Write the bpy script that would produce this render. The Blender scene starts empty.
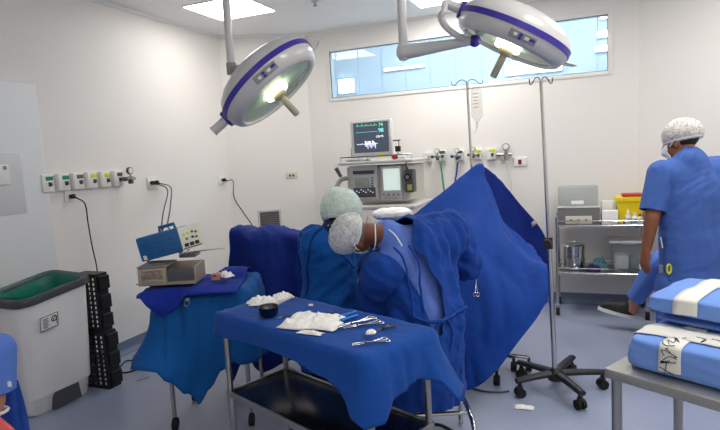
import bpy, bmesh, math, random
from mathutils import Vector, Matrix, noise
from mathutils.bvhtree import BVHTree
V = Vector
PI = math.pi
random.seed(4)
sc = bpy.context.scene
col = sc.collection

# ------------------------------------------------------------------ camera
YAW, PITCH, ROLL, FPX, CH = 0.3855, 0.1107, -0.0565, 540.7, 1.5
cf = V((-math.sin(YAW)*math.cos(PITCH), math.cos(YAW)*math.cos(PITCH), -math.sin(PITCH)))
_r0 = cf.cross(V((0, 0, 1))).normalized()
_u0 = _r0.cross(cf)
cr = math.cos(ROLL)*_r0 + math.sin(ROLL)*_u0
cu = -math.sin(ROLL)*_r0 + math.cos(ROLL)*_u0
CO = V((0, 0, CH))
RT = V((math.cos(YAW), math.sin(YAW), 0))      # level right / back directions of the shot
BK = V((-math.sin(YAW), math.cos(YAW), 0))
UP = V((0, 0, 1))
cd = bpy.data.cameras.new('camera')
cam = bpy.data.objects.new('camera', cd)
col.objects.link(cam)
sc.view_settings.view_transform = 'Standard'; sc.view_settings.look = 'None'; sc.view_settings.gamma = 1; sc.view_settings.exposure = .36; sc.view_settings.use_curve_mapping = False
cam.matrix_world = Matrix(((cr.x, cu.x, -cf.x, 0), (cr.y, cu.y, -cf.y, 0), (cr.z, cu.z, -cf.z, CH), (0, 0, 0, 1)))
cd.sensor_width = 36
cd.lens = FPX*36/720
cd.clip_start = 0.05
sc.camera = cam


def ray(x, y): return cf + cr*((x-360)/FPX) - cu*((y-215)/FPX)
def at(x, y, D): return CO + ray(x, y)*D
def onz(x, y, z): d = ray(x, y); return CO + d*((z-CH)/d.z)
def ony(x, y, Y): d = ray(x, y); return CO + d*(Y/d.y)
def onx(x, y, X): d = ray(x, y); return CO + d*(X/d.x)
def onpl(x, y, A, n): d = ray(x, y); return CO + d*((A-CO).dot(n)/d.dot(n))


# ------------------------------------------------------------------ materials
MAT = {}
def lin(c):
    return tuple((v/255/12.92 if v/255 <= .04045 else ((v/255+.055)/1.055)**2.4) for v in c)

def mat(name, rgb, rough=.5, metal=0, spec=.5, bump=0, bscale=40, var=0, vscale=6, emit=None, estr=0, sheen=0, alpha=1, trans=0, stretch=None, coat=0):
    """rgb in 0-255 display values; converted to linear."""
    if name in MAT: return MAT[name]
    m = bpy.data.materials.new(name); m.use_nodes = True
    nt = m.node_tree; b = nt.nodes['Principled BSDF']
    c = (*lin(rgb), 1)
    b.inputs['Base Color'].default_value = c
    b.inputs['Roughness'].default_value = rough
    b.inputs['Metallic'].default_value = metal
    b.inputs['Specular IOR Level'].default_value = spec
    if sheen:
        b.inputs['Sheen Weight'].default_value = sheen
    if coat: b.inputs['Coat Weight'].default_value = coat
    if alpha < 1: b.inputs['Alpha'].default_value = alpha
    if trans: b.inputs['Transmission Weight'].default_value = trans
    if emit:
        b.inputs['Emission Color'].default_value = (*lin(emit), 1)
        b.inputs['Emission Strength'].default_value = estr
    if var or bump:
        tc = nt.nodes.new('ShaderNodeTexCoord')
        mp = nt.nodes.new('ShaderNodeMapping')
        nt.links.new(tc.outputs['Object'], mp.inputs[0])
        if stretch: mp.inputs['Scale'].default_value = stretch
    if var:
        n = nt.nodes.new('ShaderNodeTexNoise'); n.inputs['Scale'].default_value = vscale; n.inputs['Detail'].default_value = 5
        nt.links.new(mp.outputs[0], n.inputs['Vector'])
        mx = nt.nodes.new('ShaderNodeMix'); mx.data_type = 'RGBA'
        mx.inputs['A'].default_value = tuple(v*(1-var) for v in c[:3])+(1,)
        mx.inputs['B'].default_value = tuple(min(1, v*(1+var)) for v in c[:3])+(1,)
        nt.links.new(n.outputs['Fac'], mx.inputs['Factor'])
        nt.links.new(mx.outputs['Result'], b.inputs['Base Color'])
    if bump:
        n = nt.nodes.new('ShaderNodeTexNoise'); n.inputs['Scale'].default_value = bscale; n.inputs['Detail'].default_value = 6
        nt.links.new(mp.outputs[0], n.inputs['Vector'])
        bp = nt.nodes.new('ShaderNodeBump'); bp.inputs['Strength'].default_value = bump; bp.inputs['Distance'].default_value = .01
        nt.links.new(n.outputs['Fac'], bp.inputs['Height'])
        nt.links.new(bp.outputs['Normal'], b.inputs['Normal'])
    MAT[name] = m
    return m

def cloth(name, rgb, **k):
    d = dict(rough=.85, spec=.25, sheen=.04, bump=.35, bscale=22, var=.10, vscale=5); d.update(k)
    return mat(name, rgb, **d)

def veil(name, rgb, cover, rough=.7, scale=60, lo=.35):
    """thin see-through tissue: diffuse mixed with transparency, gathered in fine lines"""
    if name in MAT: return MAT[name]
    m = bpy.data.materials.new(name); m.use_nodes = True
    nt = m.node_tree; b = nt.nodes['Principled BSDF']; out = nt.nodes['Material Output']
    b.inputs['Base Color'].default_value = (*lin(rgb), 1); b.inputs['Roughness'].default_value = rough
    b.inputs['Specular IOR Level'].default_value = .3
    t = nt.nodes.new('ShaderNodeBsdfTransparent'); mx = nt.nodes.new('ShaderNodeMixShader')
    tc = nt.nodes.new('ShaderNodeTexCoord')
    n = nt.nodes.new('ShaderNodeTexNoise'); n.inputs['Scale'].default_value = scale; n.inputs['Detail'].default_value = 4; n.inputs['Distortion'].default_value = 1.2
    nt.links.new(tc.outputs['Object'], n.inputs['Vector'])
    mr = nt.nodes.new('ShaderNodeMapRange'); mr.inputs['From Min'].default_value = .40; mr.inputs['From Max'].default_value = .58
    mr.inputs['To Min'].default_value = lo; mr.inputs['To Max'].default_value = cover
    nt.links.new(n.outputs[0], mr.inputs['Value'])
    bp = nt.nodes.new('ShaderNodeBump'); bp.inputs['Strength'].default_value = .9; bp.inputs['Distance'].default_value = .006
    nt.links.new(n.outputs[0], bp.inputs['Height']); nt.links.new(bp.outputs[0], b.inputs['Normal'])
    nt.links.new(mr.outputs[0], mx.inputs[0]); nt.links.new(t.outputs[0], mx.inputs[1]); nt.links.new(b.outputs[0], mx.inputs[2])
    nt.links.new(mx.outputs[0], out.inputs[0])
    MAT[name] = m
    return m

def glassy(name, rgb, refl=.06, tint=.96, body=0.0, rough=.02):
    """thin clear sheet: transparent + mirror reflection (+ a little milky body)"""
    if name in MAT: return MAT[name]
    m = bpy.data.materials.new(name); m.use_nodes = True
    nt = m.node_tree; nt.nodes.remove(nt.nodes['Principled BSDF']); out = nt.nodes['Material Output']
    t = nt.nodes.new('ShaderNodeBsdfTransparent'); t.inputs[0].default_value = tuple(v*tint for v in lin(rgb))+(1,)
    g = nt.nodes.new('ShaderNodeBsdfGlossy'); g.inputs['Roughness'].default_value = rough
    d = nt.nodes.new('ShaderNodeBsdfDiffuse'); d.inputs[0].default_value = (*lin(rgb), 1)
    m1 = nt.nodes.new('ShaderNodeMixShader'); m1.inputs[0].default_value = body
    nt.links.new(t.outputs[0], m1.inputs[1]); nt.links.new(d.outputs[0], m1.inputs[2])
    fr = nt.nodes.new('ShaderNodeLayerWeight'); fr.inputs[0].default_value = .5
    pw = nt.nodes.new('ShaderNodeMath'); pw.operation = 'POWER'; pw.inputs[1].default_value = 4
    nt.links.new(fr.outputs['Facing'], pw.inputs[0])
    ad = nt.nodes.new('ShaderNodeMath'); ad.operation = 'MULTIPLY_ADD'; ad.inputs[1].default_value = .45; ad.inputs[2].default_value = refl*.7
    nt.links.new(pw.outputs[0], ad.inputs[0]); ad.use_clamp = True
    m2 = nt.nodes.new('ShaderNodeMixShader')
    nt.links.new(ad.outputs[0], m2.inputs[0]); nt.links.new(m1.outputs[0], m2.inputs[1]); nt.links.new(g.outputs[0], m2.inputs[2])
    nt.links.new(m2.outputs[0], out.inputs[0])
    MAT[name] = m
    return m

M_wall = mat('wall_paint', (237, 233, 228), rough=.55, bump=.03, bscale=120)
M_ceil = mat('ceiling_paint', (247, 247, 245), rough=.6)
M_door = mat('door_white', (226, 228, 230), rough=.4)
M_doorwin = mat('door_panel', (210, 212, 212), rough=.25)
M_floor = mat('vinyl_floor', (150, 158, 182), rough=.32, var=.10, vscale=90, bump=.02, bscale=60)
M_base = mat('vinyl_base', (106, 118, 146), rough=.4)
M_light = mat('light_diffuser', (255, 255, 255), emit=(255, 252, 246), estr=15)
M_lframe = mat('light_trim', (235, 235, 232), rough=.4)
M_steel = mat('brushed_steel', (176, 174, 170), rough=.28, metal=1, bump=.03, bscale=150, stretch=(1, 1, .05))
M_chrome = mat('chrome', (205, 204, 202), rough=.14, metal=1)
M_dsteel = mat('dark_steel', (92, 92, 94), rough=.3, metal=1)
M_black = mat('black_plastic', (24, 24, 27), rough=.45)
M_blackm = mat('black_rubber', (14, 14, 15), rough=.7)
M_white = mat('white_plastic', (236, 235, 230), rough=.4)
M_cream = mat('cream_plastic', (220, 214, 198), rough=.45)
M_lgrey = mat('light_grey_enamel', (208, 206, 204), rough=.3, coat=.3)
M_grey = mat('grey_plastic', (150, 150, 148), rough=.45)
M_dgrey = mat('dark_grey_plastic', (80, 82, 86), rough=.45)
M_blueband = mat('blue_band', (58, 44, 158), rough=.4)
M_green = mat('green_label', (20, 140, 100), rough=.5)
M_yellow = mat('yellow_label', (222, 220, 40), rough=.5)
M_greyl = mat('grey_label', (98, 96, 96), rough=.5)
M_red = mat('red_plastic', (180, 34, 28), rough=.4)
M_skin = mat('skin', (150, 96, 70), rough=.55, spec=.3, var=.06, vscale=20)
M_skind = mat('skin_dark', (112, 66, 48), rough=.55, spec=.3, var=.06, vscale=20)
M_skinl = mat('skin_light', (196, 140, 112), rough=.55, spec=.3, var=.06, vscale=20)
M_hair = mat('dark_hair', (30, 24, 22), rough=.7)
M_gownb = cloth('gown_bright_blue', (6, 82, 160))
M_gown = cloth('gown_blue', (14, 62, 146))
M_scrub = cloth('scrub_pale_blue', (96, 124, 206))
M_navy = cloth('scrub_navy', (40, 54, 92))
M_scrubm = cloth('scrub_blue', (68, 100, 172))
M_scrubl = cloth('scrub_sky_blue', (92, 128, 210))
M_drape = cloth('drape_royal_blue', (16, 58, 144))
M_drapet = cloth('drape_tent_blue', (11, 60, 144))
M_draped = cloth('drape_dark_blue', (12, 40, 122))
M_tcloth = cloth('table_cloth_blue', (14, 70, 150))
M_scloth = cloth('stand_cloth_blue', (8, 84, 152))
M_bundle = cloth('bundle_blue', (16, 44, 146))
M_pack = cloth('pack_wrap_blue', (112, 150, 220), bump=.3, bscale=14)
M_tape = mat('masking_tape', (226, 224, 216), rough=.6)
M_gauze = cloth('white_gauze', (248, 246, 242), bump=.8, bscale=60, var=.03)
M_cap = veil('cap_green_white', (224, 242, 232), .98, scale=60, lo=.80)
M_capw = veil('cap_white', (232, 232, 230), .94, scale=60, lo=.64)
M_capm = veil('cap_sheer_white', (232, 228, 224), .90, scale=70, lo=.50)
M_maskw = cloth('mask_white', (232, 234, 236), bump=.2)
M_screen = mat('screen_dark', (70, 80, 96), rough=.2, emit=(78, 86, 100), estr=.35)
M_bin = mat('bin_white', (246, 244, 242), rough=.45)
M_rim = mat('bin_rim', (66, 70, 76), rough=.5)
M_liner = mat('bin_liner', (18, 120, 100), rough=.35, bump=.6, bscale=18)
M_cord = mat('black_cord', (18, 18, 20), rough=.5)
M_boxblue = mat('machine_blue', (10, 92, 150), rough=.4)
M_boxcream = mat('machine_face', (222, 224, 206), rough=.4)
M_tray = mat('tray_metal', (172, 160, 142), rough=.45, metal=.35, bump=.3, bscale=30)
M_sharps = mat('sharps_yellow', (244, 216, 20), rough=.45)
M_paper = mat('white_paper', (244, 244, 240), rough=.7)
M_bag = mat('grey_drawer', (120, 118, 116), rough=.4)
M_purple = cloth('purple_cloth', (58, 44, 90))
M_teal = cloth('teal_cloth', (120, 180, 186))
M_coral = mat('coral_shoe', (226, 92, 90), rough=.6)
M_ink = mat('ink', (30, 32, 40), rough=.6)
M_acr = glassy('clear_acrylic', (236, 240, 240), refl=.05, tint=.93, body=.18, rough=.05)
M_ivbag = glassy('iv_bag_film', (248, 248, 246), refl=.04, tint=.97, body=.06, rough=.15)
M_wing = glassy('window_glass', (226, 239, 247), refl=.05, tint=.97)
M_lens = glassy('lamp_lens', (236, 244, 240), refl=.05, tint=.97, body=.10)
M_corr = mat('corridor_paint', (230, 233, 236), rough=.5)
M_bulb = mat('lamp_bulb', (255, 248, 220), emit=(255, 246, 214), estr=9)
M_refl = mat('lamp_reflector', (236, 242, 238), rough=.35)


# ------------------------------------------------------------------ mesh builder
def frame(o, x, y, z):
    return Matrix(((x.x, y.x, z.x, o.x), (x.y, y.y, z.y, o.y), (x.z, y.z, z.z, o.z), (0, 0, 0, 1)))

def ortho(d):
    d = d.normalized()
    a = V((0, 0, 1)) if abs(d.z) < .9 else V((1, 0, 0))
    x = a.cross(d).normalized()
    return x, d.cross(x), d

def catmull(pts, n=8, closed=False):
    pts = [V(p) for p in pts]; out = []
    N = len(pts)
    segs = N if closed else N-1
    for i in range(segs):
        if closed:
            p0, p1, p2, p3 = pts[i-1], pts[i], pts[(i+1) % N], pts[(i+2) % N]
        else:
            p0, p1, p2, p3 = pts[max(0, i-1)], pts[i], pts[i+1], pts[min(N-1, i+2)]
        for k in range(n):
            t = k/n
            out.append(.5*((2*p1)+(-p0+p2)*t+(2*p0-5*p1+4*p2-p3)*t*t+(-p0+3*p1-3*p2+p3)*t**3))
    if not closed: out.append(pts[-1].copy())
    return out

class MB:
    def __init__(s, M=None):
        s.v = []; s.f = []; s.m = []; s.M = M or Matrix.Identity(4); s.cur = 0
    def add(s, vs, fs, M=None):
        T = s.M if M is None else s.M @ M
        b = len(s.v)
        s.v += [T @ V(v) for v in vs]
        s.f += [tuple(b+i for i in f) for f in fs]
        s.m += [s.cur]*len(fs)
        return s
    def box(s, c, size, bev=0, M=None, rz=0):
        bm = bmesh.new(); bmesh.ops.create_cube(bm, size=1)
        for v in bm.verts: v.co = V((v.co.x*size[0], v.co.y*size[1], v.co.z*size[2]))
        if bev: bmesh.ops.bevel(bm, geom=bm.edges[:], offset=min(bev, .49*min(size)), segments=3, profile=.5, affect='EDGES')
        R = Matrix.Translation(V(c)) @ Matrix.Rotation(rz, 4, 'Z')
        bm.verts.index_update()
        vs = [R @ v.co for v in bm.verts]; fs = [[v.index for v in f.verts] for f in bm.faces]
        bm.free()
        return s.add(vs, fs, M)
    def cyl(s, a, b, r, r2=None, n=16, caps=True):
        a, b = V(a), V(b); r2 = r if r2 is None else r2
        x, y, z = ortho(b-a); vs = []; fs = []
        for i in range(n):
            t = 2*PI*i/n; d = x*math.cos(t)+y*math.sin(t)
            vs += [a+d*r, b+d*r2]
        for i in range(n):
            j = (i+1) % n; fs.append((2*i, 2*j, 2*j+1, 2*i+1))
        if caps: fs += [tuple(2*i for i in reversed(range(n))), tuple(2*i+1 for i in range(n))]
        return s.add(vs, fs)
    def tube(s, pts, r, n=8, sm=0, closed=False):
        if sm: pts = catmull(pts, sm, closed)
        pts = [V(p) for p in pts]; N = len(pts)
        rr = r if isinstance(r, (list, tuple)) else None
        vs = []; fs = []; prev = None
        for i, p in enumerate(pts):
            if closed: t = pts[(i+1) % N]-pts[i-1]
            else: t = pts[min(N-1, i+1)]-pts[max(0, i-1)]
            if t.length < 1e-9: t = V((0, 0, 1))
            t.normalize()
            if prev is None: x = ortho(t)[0]
            else:
                x = prev-t*prev.dot(t)
                x = x.normalized() if x.length > 1e-6 else ortho(t)[0]
            prev = x; y = t.cross(x)
            R = r if rr is None else rr[0]+(rr[-1]-rr[0])*i/(N-1)
            for k in range(n):
                a = 2*PI*k/n; vs.append(p+(x*math.cos(a)+y*math.sin(a))*R)
        for i in range(N if closed else N-1):
            j = (i+1) % N
            for k in range(n):
                l = (k+1) % n; fs.append((i*n+k, i*n+l, j*n+l, j*n+k))
        if not closed: fs += [tuple(reversed(range(n))), tuple((N-1)*n+k for k in range(n))]
        return s.add(vs, fs)
    def lathe(s, prof, n=32, M=None, caps=True):
        vs = []; fs = []; K = len(prof)
        for i in range(n):
            a = 2*PI*i/n
            for (r, z) in prof: vs.append((r*math.cos(a), r*math.sin(a), z))
        for i in range(n):
            j = (i+1) % n
            for k in range(K-1): fs.append((i*K+k, j*K+k, j*K+k+1, i*K+k+1))
        if caps:
            if prof[0][0] > 1e-5: fs.append(tuple(i*K for i in reversed(range(n))))
            if prof[-1][0] > 1e-5: fs.append(tuple(i*K+K-1 for i in range(n)))
        return s.add(vs, fs, M)
    def ell(s, c, rad, M=None, n=20, m=12):
        prof = [(max(1e-6, math.sin(PI*k/m)), -math.cos(PI*k/m)) for k in range(m+1)]
        T = Matrix.Translation(V(c)) @ (M or Matrix.Identity(4)) @ Matrix.Diagonal((*rad, 1))
        return s.lathe(prof, n, T, caps=False)
    def grid(s, rows, closed=False):
        vs = []; fs = []; w = len(rows[0])
        for r in rows: vs += [V(p) for p in r]
        for i in range(len(rows)-1):
            for j in range(w if closed else w-1):
                k = (j+1) % w
                fs.append((i*w+j, i*w+k, (i+1)*w+k, (i+1)*w+j))
        return s.add(vs, fs)
    def prism(s, poly, h, M=None):
        """poly in local xy, extruded 0..h along local z"""
        n = len(poly)
        vs = [(p[0], p[1], 0) for p in poly]+[(p[0], p[1], h) for p in poly]
        fs = [tuple(reversed(range(n))), tuple(range(n, 2*n))]+[(i, (i+1) % n, n+(i+1) % n, n+i) for i in range(n)]
        return s.add(vs, fs, M)
    def mesh(s, name, mats, smooth=35):
        me = bpy.data.meshes.new(name)
        me.from_pydata([tuple(v) for v in s.v], [], s.f)
        for m in (mats if isinstance(mats, (list, tuple)) else [mats]): me.materials.append(m)
        if max(s.m, default=0): me.polygons.foreach_set('material_index', s.m)
        bm = bmesh.new(); bm.from_mesh(me)
        bmesh.ops.remove_doubles(bm, verts=bm.verts, dist=1e-5)
        bmesh.ops.recalc_face_normals(bm, faces=bm.faces)
        bm.to_mesh(me); bm.free()
        if smooth:
            me.shade_smooth()
            if smooth < 180: me.set_sharp_from_angle(angle=math.radians(smooth))
        return me
    def build(s, name, mats, parent=None, smooth=35, origin=None):
        return link(name, s.mesh(name, mats, smooth), parent, origin)

def wloc(o):
    p = V((0, 0, 0))
    while o: p = p+o.location; o = o.parent
    return p

def link(name, me, parent=None, origin=None):
    """me holds world coordinates; the object's origin goes to its parent (or to ORIGIN)"""
    o = bpy.data.objects.new(name, me)
    if parent: me.transform(Matrix.Translation(-wloc(parent))); o.parent = parent
    else:
        if origin is None:
            n = len(me.vertices); lo = [min(v.co[i] for v in me.vertices) for i in range(3)]; hi = [max(v.co[i] for v in me.vertices) for i in range(3)]
            origin = ((lo[0]+hi[0])/2, (lo[1]+hi[1])/2, lo[2])
        me.transform(Matrix.Translation(-V(origin))); o.location = origin
    col.objects.link(o)
    return o

def thing(name, label, cat, loc, group=None):
    o = bpy.data.objects.new(name, None); o.empty_display_size = .1; col.objects.link(o); o.location = loc
    return tag(o, label, cat, group)

def tag(o, label, cat, group=None):
    o['label'] = label; o['category'] = cat
    if group: o['group'] = group
    return o

def struct(o): o['kind'] = 'structure'; return o

def bake(o, mods):
    """apply modifiers given as (type, settings) and return the mesh; o is removed"""
    for t, kw in mods:
        m = o.modifiers.new(t, t)
        for k, v in kw.items(): setattr(m, k, v)
    dg = bpy.context.evaluated_depsgraph_get()
    me = bpy.data.meshes.new_from_object(o.evaluated_get(dg))
    bpy.data.objects.remove(o)
    return me

# ---- bodies and clothes: union of tapered capsules and ellipsoids, remeshed into one skin
def capsule(mb, a, ra, b, rb, n=16, flat=None):
    a, b = V(a), V(b); x, y, z = ortho(b-a); L = (b-a).length
    if flat:                                     # flat = (direction, factor): squashed across that direction
        d = V(flat[0]); d = (d-z*d.dot(z)).normalized(); x = d; y = z.cross(x)
    prof = []
    for k in range(7): t = PI/2*k/6; prof.append((max(1e-5, ra*math.sin(t)), -ra*math.cos(t)))
    for k in range(1, 7): t = PI/2*k/6; prof.append((max(1e-5, rb*math.cos(t)), L+rb*math.sin(t)))
    S = Matrix.Diagonal((flat[1] if flat else 1, 1, 1, 1))
    mb.lathe(prof, n, frame(a, x, y, z) @ S, caps=False)

def skin_mesh(mb, name, voxel=.011, smooth=6, mats=(), sub=False):
    me = mb.mesh(name, list(mats) or [M_skin], 180)
    o = bpy.data.objects.new('tmp_'+name, me); col.objects.link(o)
    me2 = bake(o, [('REMESH', dict(mode='VOXEL', voxel_size=voxel)), ('SMOOTH', dict(factor=.5, iterations=smooth))])
    bpy.data.meshes.remove(me)
    me2.materials.clear()
    for m in mats: me2.materials.append(m)
    me2.name = name
    me2.shade_smooth()
    return me2

def wrinkle(me, amp, a, f=(3, 22), seed=0, ridge=True, mask=None):
    """folds running along direction A (world): long along it, short across it"""
    a = V(a).normalized(); x, y, z = ortho(a)
    nrm = [v.normal.copy() for v in me.vertices]
    for i, v in enumerate(me.vertices):
        p = v.co
        w = noise.noise_vector(p*3+V((seed, 0, 0)))*.06
        q = p+w
        n = noise.noise(V((q.dot(x)*f[1], q.dot(y)*f[1], q.dot(z)*f[0]))+V((seed*7.1, 3, 1)))
        h = (1-abs(n)*2.2) if ridge else n
        k = mask(p) if mask else 1
        v.co = p+nrm[i]*(amp*h*k)
    me.update()

def fold_noise(p, a, f, seed):
    x, y, z = ortho(V(a)); q = p+noise.noise_vector(p*3+V((seed, 0, 0)))*.05
    return 1-abs(noise.noise(V((q.dot(x)*f[1], q.dot(y)*f[1], q.dot(z)*f[0]))+V((seed*7.1, 3, 1))))*2.2

def trim(me, cuts):
    """cuts: (point, outward normal, centre, radius): removes what lies beyond the plane within RADIUS of CENTRE, leaving an open hem"""
    bm = bmesh.new(); bm.from_mesh(me)
    for p, n, c, r in cuts:
        p, n, c = V(p), V(n).normalized(), V(c)
        fs = [f for f in bm.faces if (f.calc_center_median()-c).length < r]
        g = set(fs)
        for f in fs: g.update(f.edges); g.update(f.verts)
        bmesh.ops.bisect_plane(bm, geom=list(g), plane_co=p, plane_no=n, clear_outer=True, dist=1e-5)
    bm.to_mesh(me); bm.free(); me.update(); me.shade_smooth()
    return me

def solidify(me, t, offset=-1):
    o = bpy.data.objects.new('tmp_s', me); col.objects.link(o)
    m2 = bake(o, [('SOLIDIFY', dict(thickness=t, offset=offset))])
    m2.shade_smooth()
    return m2

def bvh_of(me):
    return BVHTree.FromPolygons([v.co for v in me.vertices], [tuple(p.vertices) for p in me.polygons])

def lay(bv, pts, lift, n=10):
    out = []
    for p in catmull(pts, n):
        q, nn, _, _ = bv.find_nearest(p)
        out.append(q+nn*lift)
    return out

def subgrid(ctrl, n):
    """bicubic refinement of a grid of points"""
    rows = [catmull(r, n) for r in ctrl]
    cols = [catmull([r[j] for r in rows], n) for j in range(len(rows[0]))]
    return [[cols[j][i] for j in range(len(cols))] for i in range(len(cols[0]))]

def sheet(name, ctrl, n, m, amp=.012, a=(0, 0, 1), f=(2, 14), seed=0, parent=None, th=.004, crease=0):
    mb = MB(); mb.grid(subgrid(ctrl, n))
    me = mb.mesh(name, m, 180)
    wrinkle(me, amp, a, f, seed)
    if crease: wrinkle(me, crease, (.7, .5, .5), (9, 40), seed+3)
    me = solidify(me, th)
    return link(name, me, parent)

def drop_cloth(name, corners, z, drops, m, over=.012, flare=.05, folds=.012, nper=26, rows=16, seed=0, foldf=20, wav=.004, cfl=(0, 0, 0, 0)):
    """cloth on a rectangular top: CORNERS (world xy, ccw), DROPS one list per side of hem drops along the side"""
    loop = []; dr = []
    for i in range(4):
        A = V((*corners[i][:2], 0)); B = V((*corners[(i+1) % 4][:2], 0)); D = drops[i]
        for k in range(nper):
            t = k/nper; loop.append(A.lerp(B, t))
            s = t*(len(D)-1); j = min(len(D)-2, int(s)); u = s-j; u = u*u*(3-2*u)
            dr.append(D[j]*(1-u)+D[j+1]*u)
    c = sum(loop, V())/len(loop); N = len(loop)
    outs = []
    for i in range(N):
        t = (loop[(i+1) % N]-loop[i-1]); o = V((t.y, -t.x, 0)).normalized()
        if o.dot(loop[i]-c) < 0: o = -o
        outs.append(o)
    rws = []
    for k in range(9):                                    # top, from the centre outwards
        s = max(.001, (k/8))
        rws.append([c+(p-c)*s+UP*(z+wav*noise.noise(V(((c+(p-c)*s).x*9, (c+(p-c)*s).y*9, seed)))) for p in loop])
    for k in range(1, rows+1):
        t = k/rows; row = []
        for i, p in enumerate(loop):
            d = dr[i]*t; arc = i/N*2*PI
            fo = (1-abs(noise.noise(V((p.x*foldf, p.y*foldf, seed+d*1.3))))*2)*folds*min(1, d/.12)
            sd_, kk = divmod(i, nper); cf_ = cfl[sd_]*max(0, 1-kk/(nper*.3))+cfl[(sd_+1) % 4]*max(0, 1-(nper-kk)/(nper*.3))
            fo += cf_*t*t
            e = over*min(1, d/.02)+flare*(d**1.2)+max(0, fo)
            row.append(p+outs[i]*e+UP*(z-d+.004*noise.noise(V((i*.4, t*5, seed)))*t))
        rws.append(row)
    mb = MB(); mb.grid(rws, closed=True)
    me = mb.mesh(name, m, 180)
    wrinkle(me, .0035, (.3, .2, 1), (6, 26), seed+5)
    me = solidify(me, .003, 1)
    return link(name, me)

def crumple(name, c, sx, sy, h, m, rz=0, seed=0, n=26):
    """a crumpled piece of gauze lying at C"""
    rows = []
    for i in range(n+1):
        r = []
        for j in range(n+1):
            u, v = i/n*2-1, j/n*2-1
            e = 1+.22*noise.noise(V((math.atan2(v, u)*1.3, seed, 2.2)))
            p = V((u*sx*e, v*sy*e, 0))
            k = max(0, 1-max(abs(u), abs(v))**3)
            z = h*k*(.55+.6*abs(noise.noise(V((u*2.3, v*2.3, seed))))+.35*noise.noise(V((u*6, v*6, seed+4))))
            p.x += .10*sx*noise.noise(V((u*3, v*3, seed+9))); p.y += .10*sy*noise.noise(V((u*3, v*3, seed+13)))
            p.z = max(.001, z)
            r.append(Matrix.Rotation(rz, 3, 'Z') @ p+V(c))
        rows.append(r)
    mb = MB(); mb.grid(rows)
    me = solidify(mb.mesh(name, m, 180), .002, 1)
    return link(name, me)

def text_mesh(s, size, M, depth=.0006):
    cu_ = bpy.data.curves.new('t', 'FONT'); cu_.body = s; cu_.size = size; cu_.extrude = depth; cu_.align_x = 'CENTER'; cu_.align_y = 'CENTER'
    o = bpy.data.objects.new('tmp_t', cu_); col.objects.link(o)
    dg = bpy.context.evaluated_depsgraph_get()
    me = bpy.data.meshes.new_from_object(o.evaluated_get(dg)); bpy.data.objects.remove(o)
    me.transform(M)
    return me

# ================================================================== the room
XL, YB, H, XR, YF = -3.447, 5.343, 2.808, 1.9, -1.6
CA, CB = V((XL, 4.848, 0)), V((-2.6925, YB, 0))            # angled corner at the back
DA, DB = V((.50, YB, 0)), V((XR, 3.943, 0))                # second angled corner
WX0, WX1, WZ0, WZ1 = -2.417, .264, 2.108, 2.596            # borrowed-light window

def wall(name, A, B, th=.1, z0=0, z1=H):
    A, B = V(A), V(B); d = (B-A).normalized(); n = V((-d.y, d.x, 0))   # room is on the right of A->B ... n points outwards
    mb = MB(); L = (B-A).length
    mb.add([A-UP*0+UP*z0, B+UP*z0, B+n*th+UP*z0, A+n*th+UP*z0, A+UP*z1, B+UP*z1, B+n*th+UP*z1, A+n*th+UP*z1],
           [(0, 1, 2, 3), (4, 5, 6, 7), (0, 1, 5, 4), (1, 2, 6, 5), (2, 3, 7, 6), (3, 0, 4, 7)])
    return struct(mb.build(name, M_wall, smooth=0))

def baseb(name, A, B, h=.10):
    A, B = V((*A[:2], 0)), V((*B[:2], 0)); d = (B-A).normalized(); n = V((d.y, -d.x, 0))     # into the room
    prof = [(0.0005, 0), (.055, .0006), (.03, .008), (.014, .022), (.007, .045), (.005, h), (.0005, h)]
    mb = MB(); rows = [[A+n*o+UP*z for o, z in prof], [B+n*o+UP*z for o, z in prof]]
    mb.grid(rows, closed=True)
    return struct(mb.build(name, M_base, smooth=60))

fl = MB(); fl.box(((XL+XR)/2, (YF+YB)/2, -.05), (XR-XL+.2, YB-YF+.2, .1)); struct(fl.build('floor', M_floor, smooth=0))
ce = MB(); ce.box(((XL+XR)/2, (YF+YB)/2, H+.05), (XR-XL+.2, YB-YF+.2, .1)); struct(ce.build('ceiling', M_ceil, smooth=0))
wall('wall_left', (XL, YF, 0), CA)
wall('wall_corner', CA, CB)
mb = MB()
for (x0, x1, z0, z1) in ((CB.x, WX0, 0, H), (WX1, DA.x, 0, H), (WX0, WX1, 0, WZ0), (WX0, WX1, WZ1, H)):
    mb.box(((x0+x1)/2, YB+.05, (z0+z1)/2), (x1-x0, .1, z1-z0))
struct(mb.build('wall_back', M_wall, smooth=0))
wall('wall_angled', DA, DB)
wall('wall_right', DB, (XR, YF, 0))
wall('wall_front', (XR, YF, 0), (XL, YF, 0))
baseb('baseboard_left', (XL, 2.74), CA); baseb('baseboard_corner', CA, CB); baseb('baseboard_back', CB, DA); baseb('baseboard_angled', DA, DB)
baseb('baseboard_right', DB, (XR, YF)); 
# thin cove between walls and ceiling
for nm, A, B in (('trim_1', (XL, YF, 0), CA), ('trim_2', CA, CB), ('trim_3', CB, DA), ('trim_4', DA, DB)):
    A, B = V((*A[:2], 0)), V((*B[:2], 0)); d = (B-A).normalized(); n = V((d.y, -d.x, 0))
    mb = MB(); mb.grid([[P+n*o+UP*z for o, z in ((.0, H-.022), (.006, H-.022), (.022, H-.006), (.022, H-.0005), (0, H-.0005))] for P in (A, B)], closed=True)
    struct(mb.build(nm, M_ceil, smooth=60))

# sliding door leaf on the side wall, with a paler inset panel
mb = MB(); mb.box((XL+.016, 1.86, 1.06), (.03, 1.66, 2.10), .012)
door = struct(mb.build('door_1', M_door))
mb = MB(); mb.box((XL+.032, 1.95, 1.44), (.004, 1.12, .40), .0019); mb.build('door_panel', M_doorwin, door)

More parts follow.
